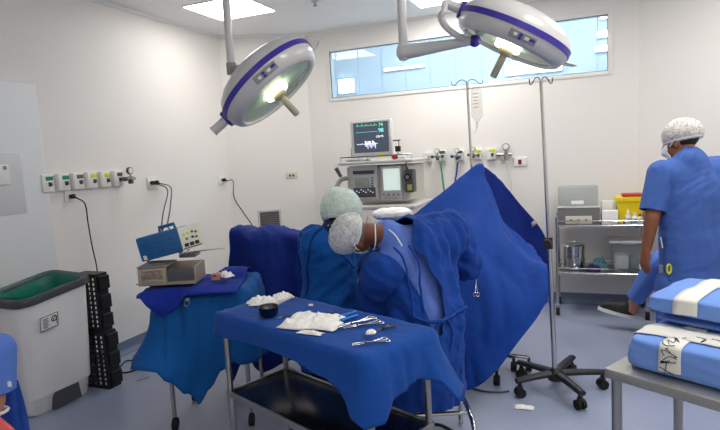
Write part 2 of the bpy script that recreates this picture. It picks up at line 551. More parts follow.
# window: white casing, thin dark seal, panes with fine joints
win = bpy.data.objects.new('window_1', None); col.objects.link(win); win.location = ((WX0+WX1)/2, YB, WZ0); struct(win)
mb = MB(); c = .03
for (x0, x1, z0, z1) in ((WX0-c, WX0+.004, WZ0-c, WZ1+c), (WX1-.004, WX1+c, WZ0-c, WZ1+c), (WX0, WX1, WZ0-c, WZ0+.004), (WX0, WX1, WZ1-.004, WZ1+c)):
    mb.box(((x0+x1)/2, YB-.004, (z0+z1)/2), (x1-x0, .012, z1-z0), .002)
mb.build('casing', M_white, win)
mb = MB(); c = .009
for (x0, x1, z0, z1) in ((WX0, WX0+c, WZ0, WZ1), (WX1-c, WX1, WZ0, WZ1), (WX0, WX1, WZ0, WZ0+c), (WX0, WX1, WZ1-c, WZ1)):
    mb.box(((x0+x1)/2, YB+.004, (z0+z1)/2), (x1-x0, .016, z1-z0))
mb.build('seal', M_dgrey, win)
mb = MB(); mb.box(((WX0+WX1)/2, YB+.03, (WZ0+WZ1)/2), (WX1-WX0, .006, WZ1-WZ0)); mb.build('glass', M_wing, win)
mb = MB()
x = WX1-.085
while x > WX0+.04:
    mb.box((x, YB+.024, (WZ0+WZ1)/2), (.005, .006, WZ1-WZ0)); x -= .2535
mb.build('pane_joint', mat('joint_grey', (150, 178, 196), rough=.5), win)

# corridor seen through it
cy0, cy1, cx0, cx1, cz0, cz1 = YB+.1, YB+2.4, -4.2, 2.2, 1.4, 3.6
mb = MB(); mb.box(((cx0+cx1)/2, cy1+.05, (cz0+cz1)/2), (cx1-cx0, .1, cz1-cz0)); struct(mb.build('wall_corridor', M_corr, smooth=0))
mb = MB()
mb.box(((cx0+cx1)/2, (cy0+cy1)/2, cz1+.05), (cx1-cx0, cy1-cy0, .1)); struct(mb.build('ceiling_corridor', M_corr, smooth=0))
mb = MB(); mb.box(((cx0+cx1)/2, (cy0+cy1)/2, cz0-.05), (cx1-cx0, cy1-cy0, .1)); struct(mb.build('floor_corridor', M_corr, smooth=0))
mb = MB(); mb.box(((cx0+cx1)/2, cy0+.02, 3.25), (cx1-cx0, .04, .8)); struct(mb.build('wall_corridor_near', M_corr, smooth=0))
for i, (xx, nm) in enumerate(((cx0-.05, 'wall_corridor_west'), (cx1+.05, 'wall_corridor_east'))):
    mb = MB(); mb.box((xx, (cy0+cy1)/2, 2.4), (.1, cy1-cy0, 2.4)); struct(mb.build(nm, M_corr, smooth=0))
M_glow = mat('corridor_glow_bright', (255, 255, 255), emit=(250, 252, 255), estr=9)
M_glow2 = mat('corridor_glow', (255, 255, 255), emit=(245, 252, 255), estr=5)
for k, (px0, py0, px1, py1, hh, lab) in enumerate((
        (600, 16, 612, 15, .06, 'topmost of three short glowing strips standing for ceiling light stripes in the high window by its end'),
        (597.5, 34, 612, 33, .075, 'middle of three short glowing strips standing for ceiling light stripes in the high window by its end'),
        (595, 48.5, 612, 47.5, .065, 'lowest of three short glowing strips standing for ceiling light stripes in the high window by its end'),
        (384, 69, 424, 66, .035, 'long thin glowing strip standing for a white streak in the middle panes of the high window'))):
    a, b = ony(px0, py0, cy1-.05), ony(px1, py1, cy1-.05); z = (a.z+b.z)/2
    r = thing('glow_strip', lab, 'light', ((a.x+b.x)/2, cy1-.03, z))  # glowing strips put on the corridor wall for the white stripes in the panes
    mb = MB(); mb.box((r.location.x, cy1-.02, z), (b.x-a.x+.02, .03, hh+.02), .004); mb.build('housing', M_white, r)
    mb = MB(); mb.box((r.location.x, cy1-.04, z), (b.x-a.x, .02, hh), .006); mb.build('diffuser', M_glow2 if k == 3 else M_glow, r)
for k, (px, py, ww, hh, lab, es) in enumerate(((346, 86, .24, .20, 'bright square glare in the end pane of the high window, as a glowing panel', 0), (533, 66, .72, .17, 'wide bright reflection in the window under the big dome lamp, as a glowing panel', 0))):
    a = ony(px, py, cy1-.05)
    r = thing('window_glare', lab, 'light', (a.x, cy1-.03, a.z))  # glowing panels added behind the glass to give its glare and lamp reflection
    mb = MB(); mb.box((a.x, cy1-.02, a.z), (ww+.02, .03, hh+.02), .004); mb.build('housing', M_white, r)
    mb = MB(); mb.box((a.x, cy1-.045, a.z), (ww, .03, hh), .012); mb.build('diffuser', M_glow, r)
# unseen ceiling panel, added to brighten the corridor
r = thing('ceiling_light', 'unseen lit ceiling panel added to light the corridor behind the window', 'light', (-1.0, cy0+1.1, cz1-.03))
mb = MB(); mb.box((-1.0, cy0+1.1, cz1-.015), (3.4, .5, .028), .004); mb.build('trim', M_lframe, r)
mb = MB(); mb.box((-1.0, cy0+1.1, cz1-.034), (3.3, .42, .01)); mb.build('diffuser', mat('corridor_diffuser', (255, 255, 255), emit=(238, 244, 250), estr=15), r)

# ceiling lights of the room
def ceiling_light(corners, label, group=None, dm=None):
    c = sum((V((*p[:2], 0)) for p in corners), V())/4
    r = thing('ceiling_light', label, 'light', (c.x, c.y, H), group)
    mb = MB(); mb2 = MB()
    q = [V((p[0], p[1], H-.006)) for p in corners]; q2 = [c+(V((p[0], p[1], 0))-V((c.x, c.y, 0)))*1.05 for p in corners]
    q2 = [V((p.x, p.y, H-.008)) for p in q2]
    t2 = [p+UP*.0075 for p in q2]
    mb.add(q2+t2, [(3, 2, 1, 0), (0, 1, 5, 4), (1, 2, 6, 5), (2, 3, 7, 6), (3, 0, 4, 7)])
    mb.build('trim', M_lframe, r, smooth=0)
    q = [p-UP*.006 for p in q]; t = [p+UP*.003 for p in q]
    mb2.add(q+t, [(3, 2, 1, 0), (0, 1, 5, 4), (1, 2, 6, 5), (2, 3, 7, 6), (3, 0, 4, 7)])
    mb2.build('diffuser', dm or M_light, r, smooth=0)
def sq(cx, cy, s=.6, sy=None):
    sy = sy or s
    return [(cx-s/2, cy-sy/2), (cx+s/2, cy-sy/2), (cx+s/2, cy+sy/2), (cx-s/2, cy+sy/2)]
ceiling_light(sq(-2.74, 4.07, .56, .52), 'square lit ceiling panel near the corner with the air vent', dm=mat('light_diffuser_dim', (255, 255, 255), emit=(255, 252, 246), estr=10))
ceiling_light(sq(-1.03, 4.66, .56, .62), 'square lit ceiling panel just in front of the high window')
for (x, y) in ((.75, 3.7), (.75, 2.0), (.9, .3), (-1.3, -.6)):  # unseen panels added to light the room, the dim one for the bin
    ceiling_light(sq(x, y), 'square lit ceiling panel added out of view to light the room', 'ceiling panels added out of view', MAT['light_diffuser_dim'] if x < 0 else None)
p = onz(315, 1, H)
r = thing('ceiling_sprinkler', 'small grey sprinkler head on the ceiling between the two lit panels', 'sprinkler', (p.x, p.y, H))
mb = MB(Matrix.Translation(p)); mb.lathe([(.034, -.001), (.034, -.006), (.012, -.012), (.010, -.02)], 20); mb.build('flange', M_lgrey, r)
mb = MB(Matrix.Translation(p)); mb.lathe([(.006, -.018), (.006, -.035), (.018, -.037), (.018, -.040), (.001, -.041)], 16); mb.build('deflector', M_grey, r)

# ================================================================== wall fittings
def wframe(o, n):
    n = V(n).normalized(); x = UP.cross(n).normalized()        # x: to the right seen from the room
    return frame(V(o), x, UP, n)
NL, NB = V((1, 0, 0)), V((0, -1, 0))
dch = (CB-CA).normalized(); NC = V((dch.y, -dch.x, 0))

def gas_outlet(px, py, n, plane, lab, lmat, group, w=.088, h=.125, knob=M_dgrey):
    o = plane(px, py); F = wframe(o, n)
    r = thing('gas_outlet', lab, 'gas outlet', o, group)
    mb = MB(F); mb.box((0, 0, .021), (w, h, .042), .008); mb.build('housing', M_white, r)
    mb = MB(F); mb.box((.012, .032, .0425), (w*.62, .028, .003), .001); mb.build('label_plate', lmat, r)
    mb = MB(F); mb.cyl((.014, -.012, .04), (.014, -.012, .05), .013, n=16); mb.cyl((.014, -.012, .05), (.014, -.012, .062), .007, n=12); mb.build('socket', knob, r)
    mb = MB(F); mb.box((.016, .002, .044), (.034, .007, .004), .001); mb.build('lettering', M_ink, r)
    return r, F
lw = lambda px, py: onx(px, py, XL)
bw = lambda px, py: ony(px, py, YB)
cw = lambda px, py: onpl(px, py, CA, NC)
OL = ((44.0, 183.5, M_green, 'white gas outlet with green label, farthest from the steel regulator'),
      (60.5, 182.3, M_green, 'white gas outlet with green label above the plugged-in black cord'),
      (75.0, 181.2, M_greyl, 'white gas outlet with dark grey label between green and yellow ones'),
      (89.0, 180.2, M_yellow, 'white gas outlet with yellow label beside the grey-labelled one'),
      (102.5, 179.4, M_yellow, 'white gas outlet with yellow label beside the one with steel regulator'),
      (115.0, 178.6, M_greyl, 'white gas outlet carrying the steel regulator and gauge'))
for px, py, m, lab in OL: gas_outlet(px, py, NL, lw, lab, m, 'gas outlets on the side wall')

def gauge(mb_body, mb_face, F, x, y, z, r):
    mb_body.M = F; mb_face.M = F
    mb_body.cyl((x, y, z), (x, y, z+.022), r, n=20); mb_face.cyl((x, y, z+.0221), (x, y, z+.024), r*.82, n=20)
def regulator(px, py, plane, n, lab, group=None, off=.05, big=1.0, knobm=M_dgrey):
    o = plane(px, py); F = wframe(o, n)
    r = thing('wall_mounted_regulator', lab, 'regulator', o, group)
    mb = MB(F); mb.cyl((0, 0, off+.001), (0, 0, off+.05*big), .016*big, n=16); mb.cyl((-.045*big, -.004, off+.03*big), (.045*big, -.004, off+.03*big), .012*big, n=12)
    mb.cyl((0, 0, off+.03*big), (0, .052*big, off+.03*big), .008*big, n=12); mb.build('body', M_steel, r)
    g = MB(); f = MB(); gauge(g, f, F, 0, .060*big, off+.018*big, .028*big)
    go = g.build('gauge', M_dgrey, r); f.build('dial', M_white, go)
    mb = MB(F); mb.cyl((-.045*big, -.004, off+.03*big), (-.072*big, -.004, off+.03*big), .017*big, n=14); mb.build('valve_knob', knobm, r)
    mb = MB(F); mb.cyl((0, -.012, off+.03*big), (0, -.045*big, off+.03*big), .020*big, n=14); mb.build('valve_knob', knobm, r)
    return r, F
regulator(121.5, 178.5, lw, NL, 'steel regulator with round gauge on the end gas outlet of the side wall', off=.066, big=1.0)
o = lw(127, 191); F = wframe(o, NL)
OB = ((428.5, 157, M_white, 'small white gas outlet nearest the anaesthesia monitor, no hose', .075, .10),
      (442, 155.5, M_dgrey, 'white gas outlet feeding the green hose', .085, .105),
      (459.5, 155.3, M_dgrey, 'white gas outlet feeding the blue hose', .085, .105),
      (477.5, 154.3, M_yellow, 'white gas outlet with yellow label half behind the drip pole', .085, .105),
      (491.5, 153.8, M_yellow, 'white gas outlet with yellow label and nothing plugged in', .09, .11))
for px, py, m, lab, w, h in OB: gas_outlet(px, py, NB, bw, lab, m, 'gas outlets on the back wall', w, h)
regulator(439.5, 156, bw, NB, 'round-gauge regulator with green knobs above the green hose', 'regulators on the back wall', off=.066, big=.85, knobm=mat('dark_green', (20, 84, 66)))
regulator(459, 155.5, bw, NB, 'round-gauge regulator with blue knobs above the blue hose', 'regulators on the back wall', off=.066, big=.85, knobm=mat('dark_blue', (34, 40, 96)))
regulator(475, 154, bw, NB, 'round-gauge regulator partly hidden by the drip pole', 'regulators on the back wall', off=.066, big=.8)
regulator(506.5, 154, bw, NB, 'steel regulator with round gauge above the white hose', 'regulators on the back wall', off=.0, big=1.15, knobm=M_steel)

def hose(name, pts, r, m, lab, cat, n=8):
    mb = MB(); mb.tube(pts, r, 8, n); return tag(mb.build(name, m, smooth=180), lab, cat)
def wp(px, py, off, n, plane): return plane(px, py)+n*off
hose('hanging_gas_hose', [wp(442.5, 162, .09, NB, bw), wp(444, 172, .09, NB, bw), wp(447, 190, .12, NB, bw), wp(455, 225, .14, NB, bw), wp(455, 290, .10, NB, bw)], .009, mat('green_hose', (40, 150, 110), rough=.4), 'green gas hose hanging down the back wall behind the blue drape', 'hose')
hose('hanging_gas_hose', [wp(459.5, 162, .09, NB, bw), wp(458.5, 172, .09, NB, bw), wp(457.5, 188, .12, NB, bw), wp(462, 225, .14, NB, bw), wp(463, 290, .10, NB, bw)], .009, mat('blue_hose', (36, 62, 140), rough=.4), 'blue gas hose hanging down the back wall behind the blue drape', 'hose')
hose('hanging_gas_hose', [wp(507, 161, .05, NB, bw), wp(509, 170, .04, NB, bw), wp(513, 190, .04, NB, bw), wp(516, 225, .04, NB, bw), wp(517, 285, .04, NB, bw)], .008, mat('white_hose', (226, 224, 218), rough=.5), 'white hose hanging from the steel regulator on the back wall', 'hose')

def plate(name, px, py, n, plane, w, h, lab, cat='socket', holes=((0, 0),), m=M_white, dark=M_ink, group=None):
    o = plane(px, py); F = wframe(o, n); r = thing(name, lab, cat, o, group)
    mb = MB(F); mb.box((0, 0, .006), (w, h, .012), .004); mb.build('plate', m, r)
    mb = MB(F)
    for x, y in holes: mb.box((x, y, .0125), (.022, .024, .004), .0015)
    mb.build('socket', dark, r)
    return F
plate('wall_socket', 69, 196.5, NL, lw, .085, .075, 'white socket below the green-labelled gas outlets', holes=((0, 0),))
plate('wall_socket', 151.5, 183, NL, lw, .115, .105, 'white socket with two black plugs on the side wall', holes=((-.02, .0), (.02, 0)))
plate('wall_socket', 221, 180, NL, lw, .11, .085, 'white socket with one black plug nearest the angled corner', holes=((0, 0),))
plate('wall_socket', 292, 175, NC, cw, .125, .075, 'wide empty socket on the angled corner wall above the vent', holes=((-.022, -.004), (.014, -.004)), m=M_cream, dark=M_dgrey)
plate('light_switch', 1, 175, NL, lambda x, y: onx(x, y, XL+.032), .10, .13, 'white switch plate on the door beside the waste bin', 'switch', holes=((.022, .045),), dark=M_grey)
F = plate('call_switch', 520.5, 161, NB, bw, .115, .082, 'white plate with small dark red button on the back wall', 'switch', holes=(), dark=M_ink) if False else None
o = bw(520.5, 161.5); F = wframe(o, NB)
r = thing('call_switch', 'white plate with small dark red button on the back wall', 'switch', o)
mb = MB(F); mb.box((0, 0, .007), (.125, .088, .014), .005); mb.build('plate', M_white, r)
mb = MB(F); mb.box((-.005, -.002, .016), (.03, .042, .008), .003); mb.build('button', mat('dark_red', (130, 30, 36), rough=.4), r)

# vent on the angled corner wall
o = cw(270, 221); F = wframe(o, NC)
r = thing('air_vent', 'grey louvred air vent on the angled corner wall behind the drape', 'vent', o)
mb = MB(F)
for (x, y, w, h) in ((-.115, 0, .022, .25), (.115, 0, .022, .25), (0, .114, .25, .022), (0, -.114, .25, .022)): mb.box((x, y, .01), (w, h, .02), .003)
mb.build('frame', M_lgrey, r)
mb = MB(F)
for k in range(9):
    y = -.092+k*.023
    mb.add([(-.105, y-.008, .006), (.105, y-.008, .006), (.105, y+.008, .018), (-.105, y+.008, .018), (-.105, y-.006, .005), (.105, y-.006, .005), (.105, y+.010, .017), (-.105, y+.010, .017)],
           [(0, 1, 2, 3), (7, 6, 5, 4), (0, 4, 5, 1), (2, 6, 7, 3), (1, 5, 6, 2), (0, 3, 7, 4)])
mb.build('louvre', M_grey, r, smooth=0)
mb = MB(F); mb.box((0, 0, .002), (.21, .21, .003)); mb.build('backing', M_dgrey, r)

# black cords with their plugs
def cord(pts, lab, plug_at, n, r=.0048):
    t = thing('power_cord', lab, 'cord', plug_at)
    mb = MB(); mb.tube(pts, r, 8, 8); mb.build('cable', M_cord, t, smooth=180)
    F = wframe(plug_at, n); mb = MB(F); mb.box((0, 0, .018), (.026, .034, .030), .006); mb.cyl((0, -.004, .03), (.004, -.012, .05), .009, .006, 10); mb.build('plug', M_cord, t)
ST0 = lambda x, y: at(x, y, 3.27)
a = lw(70, 196.5)+NL*.013
cord([a+NL*.045+UP*-.01, wp(78, 204, .07, NL, lw), wp(82, 222, .06, NL, lw), wp(86, 245, .06, NL, lw), wp(90, 268, .07, NL, lw), wp(93, 300, .07, NL, lw), wp(95, 330, .05, NL, lw)], 'black cord from the socket under the gas outlets down behind the black crate', a, NL)
a = lw(150, 183)+NL*.015
b = ST0(163, 229)
cord([a+NL*.045+UP*-.01, wp(158.5, 190, .10, NL, lw), a.lerp(b, .45)+NL*.06-UP*.10, a.lerp(b, .8)-UP*.09, b], 'black cord from the double socket to the blue electrosurgical unit, inner of two', a, NL)
a = lw(154, 182.5)+NL*.015
b = ST0(171, 230)
cord([a+NL*.045+UP*-.01, wp(160, 188, .12, NL, lw), a.lerp(b, .45)+NL*.08-UP*.06, a.lerp(b, .8)-UP*.05, b], 'black cord from the double socket to the blue electrosurgical unit, outer of two', a, NL)
a = lw(222, 180)+NL*.013
cord([a+NL*.045+UP*-.01, a+NL*.11-UP*.015+V((0, .02, 0)), at(234, 197, 4.75), at(243, 212, 4.75), at(253, 227, 4.75), at(262, 250, 4.75), at(266, 275, 4.75), at(268, 300, 4.75)], 'black cord curving down to behind the dark blue drape', a, NL)

# ================================================================== surgical lamps
def lens_lamp(c, n, xdir, R, lab, stem_xy, stem_z0, mirror=1):
    """dome lamp: n = direction the light faces; xdir = direction of its long axis in the picture"""
    n = V(n).normalized(); x = V(xdir); x = (x-n*x.dot(n)).normalized(); z = -n; y = z.cross(x)
    F = frame(V(c), x, y, z)
    r = thing('surgical_light', lab, 'surgical lamp', V((stem_xy[0], stem_xy[1], H)))
    k = R/.31
    S = Matrix.Diagonal((k, k, k, 1))
    mb = MB(F @ S); mb.lathe([(.306, .012), (.302, .03), (.285, .058), (.25, .086), (.20, .110), (.14, .126), (.07, .134), (.0001, .136)], 56); mb.build('dome', M_lgrey, r, 60)
    mb = MB(F @ S); mb.lathe([(.300, .014), (.312, .014), (.313, -.016), (.300, -.016)], 56); mb.grid  # band ring
    mb.build('band', M_blueband, r, 30)
    mb = MB(F @ S); mb.lathe([(.300, -.012), (.308, -.014), (.302, -.045), (.285, -.075), (.262, -.086), (.250, -.084), (.246, -.076), (.25, -.06), (.29, -.02)], 56, caps=False); mb.build('rim', M_lgrey, r, 40)
    mb = MB(F @ S); mb.lathe([(.247, -.072), (.20, -.078), (.10, -.082), (.0001, -.083)], 48); mb.build('lens', M_lens, r, 60)
    mb = MB(F @ S); mb.lathe([(.25, -.060), (.24, -.02), (.20, .03), (.12, .07), (.05, .085), (.0001, .086)], 40); mb.build('reflector', M_refl, r, 60)
    mb = MB(F @ S); mb.lathe([(.062, -.088), (.070, -.084), (.070, -.064), (.066, -.06), (.066, -.044), (.070, -.04), (.070, -.02), (.05, .0), (.0001, .002)], 28); mb.build('bulb_housing', M_bulb, r, 30)
    mb = MB(F @ S); mb.lathe([(.0001, -.118), (.03, -.118), (.042, -.104), (.044, -.088), (.02, -.086)], 24)
    hd = mb.build('handle_mount', mat('handle_beige', (168, 160, 130), rough=.5), r, 40)
    mb = MB(F @ S); mb.lathe([(.0001, -.245), (.015, -.245), (.019, -.238), (.020, -.12), (.024, -.11)], 20); mb.build('handle', mat('handle_grey', (172, 166, 146), rough=.45), hd, 40)
    # control panel on the rim, facing the room
    a = math.radians(-88 if mirror > 0 else -62)
    pc = V((math.cos(a)*.299, math.sin(a)*.299, -.047)); pn = V((math.cos(a), math.sin(a), -.42)).normalized()
    px_ = V((-math.sin(a), math.cos(a), 0)); pz = pn; py_ = pz.cross(px_)
    P = F @ S @ frame(pc, px_, py_, pz)
    mb = MB(P); mb.box((0, 0, .003), (.14, .042, .008), .003); cp = mb.build('control_panel', M_grey, r)
    for q, (bx, by, bw_, m) in enumerate(((-.04, .0, .018, M_white), (-.012, .007, .018, M_blueband), (-.012, -.010, .018, M_blueband), (.02, 0, .022, M_white), (.05, .003, .026, M_blueband))):
        mb = MB(P); mb.box((bx, by, .008), (bw_, .014, .005), .002); mb.build('button', m, cp)
    # pivots at both ends of the long axis
    for s_ in (-1, 1):
        if s_ == mirror:       # far end: loop handle
            mb = MB(F @ S); mb.tube([(s_*.30, -.035, -.03), (s_*.352, -.035, -.02), (s_*.366, 0, -.015), (s_*.352, .035, -.02), (s_*.30, .035, -.03)], .007, 8, 6)
            mb.build('side_handle', M_lgrey, r, 180)
        else:
            mb = MB(F @ S); mb.box((s_*.305, 0, 0), (.03, .075, .085), .01); mb.build('pivot_clip', M_blueband, r)
            mb = MB(F @ S); mb.cyl((s_*.312, 0, .0), (s_*.40, 0, .0), .026, n=20); mb.cyl((s_*.40, 0, 0), (s_*.412, 0, 0), .028, n=20); mb.build('pivot', M_lgrey, r)
    # ceiling tube
    b = V((stem_xy[0], stem_xy[1], stem_z0)); T = V((stem_xy[0], stem_xy[1], H-.001))
    mb = MB(); mb.cyl(b, T-UP*.03, .0205, n=20); mb.build('stem', M_chrome if False else M_lgrey, r)
    mb = MB(); mb.lathe([(.09, 0), (.088, -.03), (.05, -.045), (.022, -.05)], 28, Matrix.Translation(T)); mb.build('ceiling_flange', M_lgrey, r)
    return r, F, k

def facing(px, py, inpl, k):
    v = -ray(px, py).normalized(); w = (inpl-v*inpl.dot(v)).normalized()
    return w*math.sqrt(1-k*k)+v*k
c = at(268, 82, 2.75)
xd = (cr*88+cu*80).normalized()
n = facing(268, 82, cr*.67-cu*.74, .29)
st = at(231, 62, 2.86)
r, F, k = lens_lamp(c, n, xd, .283, 'domed surgical lamp with blue band on a plain straight ceiling stem', (st.x, st.y), st.z-.03, 1)
mb = MB(); mb.cyl(st-UP*.065, st-UP*.005, .026, n=20); mb.tube([st-UP*.04, (st+c)/2-UP*.02+F.to_3x3() @ V((0, 0, .05)), F @ V((-.06, 0, .14))], .022, 10, 6); mb.build('joint', M_grey, r)

c = at(514, 34, 2.3)
xd = (cr*116-cu*54).normalized()
n = facing(514, 34, cr*-.44-cu*.90, .17)
st = at(403.5, 52, 2.45)
r, F, k = lens_lamp(c, n, xd, .248, 'domed surgical lamp with blue band on a bent arm and hoop', (st.x, st.y), st.z-.035, 1)
kb = at(472, 41, 2.34)
mb = MB()
A = st; d = (kb-A)
pts = [A, A+d*.1-UP*.012, A+d*.4, A+d*.8, kb]
mb.tube([A, A+d*.3], [.036, .03], 12); mb.tube([A+d*.3, kb], [.03, .017], 12)
mb.ell(A, (.034, .034, .04)); mb.build('arm', M_lgrey, r, 60)
pv = F @ V((-.405*k, 0, 0))
mb = MB(); mb.tube([pv, at(444, 11, 2.27), at(441, 17, 2.28), at(446, 27, 2.30), at(458, 36, 2.33), kb], .014, 10, 8); mb.build('yoke', M_lgrey, r, 180)
mb = MB(); mb.ell(kb+cr*.012, (.026, .026, .026)); mb.build('yoke_knob', M_blueband, r)

# ================================================================== waste bin and crate at the side
# bin: tapered, open, with rolled dark rim and green liner
bt = [V((-3.375, 2.10, .755)), V((-2.975, 2.08, .755)), V((-2.985, 2.575, .800)), V((-3.375, 2.59, .820))]
bb = [V((-3.36, 2.17, .0)), V((-3.12, 2.17, .0)), V((-3.10, 2.58, .0)), V((-3.36, 2.58, .0))]
def rrect(c, rad, n=7):
    out = []
    for i in range(4):
        p, a, b = c[i], c[i-1], c[(i+1) % 4]
        u = (a-p).normalized()*rad; w = (b-p).normalized()*rad
        for k in range(n+1):
            t = k/n; out.append((p+u)*(1-t)**2+p*2*t*(1-t)+(p+w)*t**2)
    return out
r = thing('waste_bin', 'white plastic waste bin with dark rim and green liner beside the door', 'bin', (-3.24, 2.37, 0))
def ringat(t, inset=0, rad=.09):
    cs = [b.lerp(a, t) for a, b in zip(bt, bb)]; c = sum(cs, V())/4
    cs = [p+(c-p).normalized()*inset for p in cs]
    return rrect(cs, rad)
bo = [ringat(t, i, .06+.03*t) for t, i in ((.0, .012), (.012, 0), (.14, -.004), (.155, -.018), (.17, -.018), (.5, -.012), (.97, 0), (1, 0))]
mb = MB(); mb.grid(bo, closed=True); mb.f.append(tuple(range(len(bo[0])))); mb.m.append(0)
mb.add([p for p in ringat(.02, .02)], [tuple(range(len(bo[0])))])
mb.build('body', M_bin, r, 40)
rm = [[p+UP*dz for p in ringat(1, ins, .10)] for ins, dz in ((.0, -.035), (-.020, -.030), (-.026, .0), (-.018, .016), (.012, .018), (.038, .010), (.042, -.01), (.02, -.03))]
mb = MB(); rm.append(rm[0]); mb.grid(rm, closed=True); mb.build('rim', M_rim, r, 60)
ln = [[p+UP*dz+V((.012*noise.noise(p*14+UP*ins*9), .012*noise.noise(p*14+V((5, 0, ins*9))), 0)) for p in ringat(1, ins, .10)] for ins, dz in ((.030, .020), (.05, -.01), (.06, -.08), (.075, -.18), (.10, -.30), (.20, -.34))]
mb = MB(); mb.grid(ln, closed=True); mb.f.append(tuple(range(5*len(ln[0]), 6*len(ln[0])))); mb.m.append(0); mb.build('liner', M_liner, r, 180)
# foot recess (dark opening at the base, on the side facing the room)
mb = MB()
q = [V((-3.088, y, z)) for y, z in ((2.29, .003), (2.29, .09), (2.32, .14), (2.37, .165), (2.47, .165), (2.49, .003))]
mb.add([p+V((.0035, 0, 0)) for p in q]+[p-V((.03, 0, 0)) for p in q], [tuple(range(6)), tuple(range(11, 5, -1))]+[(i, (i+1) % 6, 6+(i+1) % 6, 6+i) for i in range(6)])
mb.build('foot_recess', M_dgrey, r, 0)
# printed label on the side facing the room
def bin_side(y, t): 
    cs1, cs2 = bb[1].lerp(bt[1], t), bb[2].lerp(bt[2], t); s = (y-2.17)/(2.58-2.17)
    return cs1.lerp(cs2, s)
l0 = bin_side(2.30, .78); lx = (bin_side(2.4, .78)-l0).normalized(); ly = (bin_side(2.30, .85)-l0).normalized(); lz = lx.cross(ly).normalized()
L = frame(l0+lz*.0165, lx, (lz.cross(lx)).normalized(), lz)
mb = MB(L); mb.box((0, 0, .0), (.125, .095, .003), .001); lb = mb.build('label', M_paper, r)
mb = MB(L)
for (x, y, w, h) in ((0, .044, .125, .004), (0, -.044, .125, .004), (-.060, 0, .004, .09), (.060, 0, .004, .09)): mb.box((x, y, .002), (w, h, .001))
mb.build('label_border', M_ink, lb, 0)
mb = MB(L)
for i, w in enumerate((.04, .034, .042, .03, .038, .026)): mb.box((-.028+w*.1, .028-i*.011, .002), (w, .005, .001))
mb.build('label_text', M_greyl, lb, 0)
mb = MB(L); mb.tube([(.034+.018*math.cos(t*PI/8), .012+.018*math.sin(t*PI/8), .002) for t in range(16)], .003, 6, closed=True)
mb.tube([(.052, .026, .002), (.052, -.03, .002)], .002, 6); mb.tube([(.024, .0, .002), (.042, .024, .002)], .0025, 6); mb.build('label_symbol', M_ink, lb, 0)

# black perforated plastic crates standing on end
def crate(x0, x1, y0, y1, z0, z1, lab):
    r = thing('plastic_crate', lab, 'crate', ((x0+x1)/2, (y0+y1)/2, z0), 'black crates by the bin')
    w = .012
    # perforated side facing the camera (normal -y) and facing the room (+x)
    def panel(name, o, x, L, Hh, nx, nz, mx, mz, hw, hh):
        n = x.cross(UP) if False else UP.cross(x)
        mb = MB()
        xs = [0]; zs = [0]
        for i in range(nx):
            a = mx+(L-2*mx)*(i+.5)/nx; xs += [a-hw/2, a+hw/2]
        for k in range(nz):
            a = mz+(Hh-2*mz)*(k+.5)/nz; zs += [a-hh/2, a+hh/2]
        xs.append(L); zs.append(Hh)
        for i in range(len(xs)-1):
            for k in range(len(zs)-1):
                if i % 2 and k % 2: continue
                p = [o+x*xs[i]+UP*zs[k], o+x*xs[i+1]+UP*zs[k], o+x*xs[i+1]+UP*zs[k+1], o+x*xs[i]+UP*zs[k+1]]
                q = [v+n*w for v in p]
                mb.add(p+q, [(0, 1, 2, 3), (7, 6, 5, 4), (0, 4, 5, 1), (1, 5, 6, 2), (2, 6, 7, 3), (3, 7, 4, 0)])
        mb.build(name, M_black, r, 0)
    panel('perforated_side', V((x0, y0, z0)), V((1, 0, 0)), x1-x0, z1-z0, 4, int((z1-z0)/.036), .012, .02, .026, .022)
    panel('perforated_side', V((x1, y0+.013, z0)), V((0, 1, 0)), y1-y0-.026, z1-z0, 1, 3, .02, .03, .03, .06) if False else None
    mb = MB(); mb.box((x1-.006, (y0+y1)/2, (z0+z1)/2), (w, y1-y0-.028, z1-z0)); 
    for k in range(3):
        z = z0+(z1-z0)*(k+.5)/3; mb.box((x1+.006, (y0+y1)/2+.006, z), (.012, (y1-y0)*.8, (z1-z0)*.24), .006)
    mb.build('ribbed_side', M_black, r, 0)
    mb = MB(); mb.box((x0+.006, (y0+y1)/2, (z0+z1)/2), (w, y1-y0-.028, z1-z0)); mb.build('plain_side', M_black, r, 0)
    mb = MB(); mb.box(((x0+x1)/2, (y0+y1)/2+.006, z1-.008), (x1-x0-.03, y1-y0-.03, .014)); mb.build('end_panel', M_black, r, 0)
    return r
crate(-3.20, -2.985, 2.63, 2.745, 0, .40, 'black perforated plastic crate on the floor behind the waste bin, lower of two')
crate(-3.21, -3.015, 2.64, 2.75, .402, .80, 'black perforated plastic crate standing on another one behind the waste bin, upper of two')

# ================================================================== drip poles
def drip_pole(b, top, lab, hook_dir, tilt=0, mid=None, hs=1):
    r = thing('drip_pole', lab, 'IV pole', b)
    mb = MB(); TP = lambda z: b+UP*z+RT*(tilt*z)
    mb.cyl(TP(.12), TP(mid), .0155, n=18); mb.build('lower_tube', M_chrome, r)
    mb = MB(); mb.cyl(TP(mid), TP(top), .010, n=14); mb.build('upper_tube', M_chrome, r)
    mb = MB(); hd = V(hook_dir).normalized(); p = TP(top)
    for s in (-1, 1): mb.tube([p-UP*.008, p+hd*s*.03*hs+UP*.012, p+hd*s*.06*hs+UP*.004, p+hd*s*.085*hs-UP*.022, p+hd*s*.105*hs-UP*.022, p+hd*s*.112*hs+UP*.006], .0035, 8, 6)
    mb.build('hook', M_dsteel, r, 180)
    mb = MB(); mb.lathe([(.001, .155), (.028, .155), (.045, .135), (.05, .11), (.045, .085), (.001, .085)], 24, Matrix.Translation(b)); mb.build('hub', M_black, r)
    return r
b = V((-.135, 3.33, 0))
r = drip_pole(b, 1.868, 'tall chrome drip pole on a black five-legged wheeled base', RT, -.030, mid=.93, hs=.6)
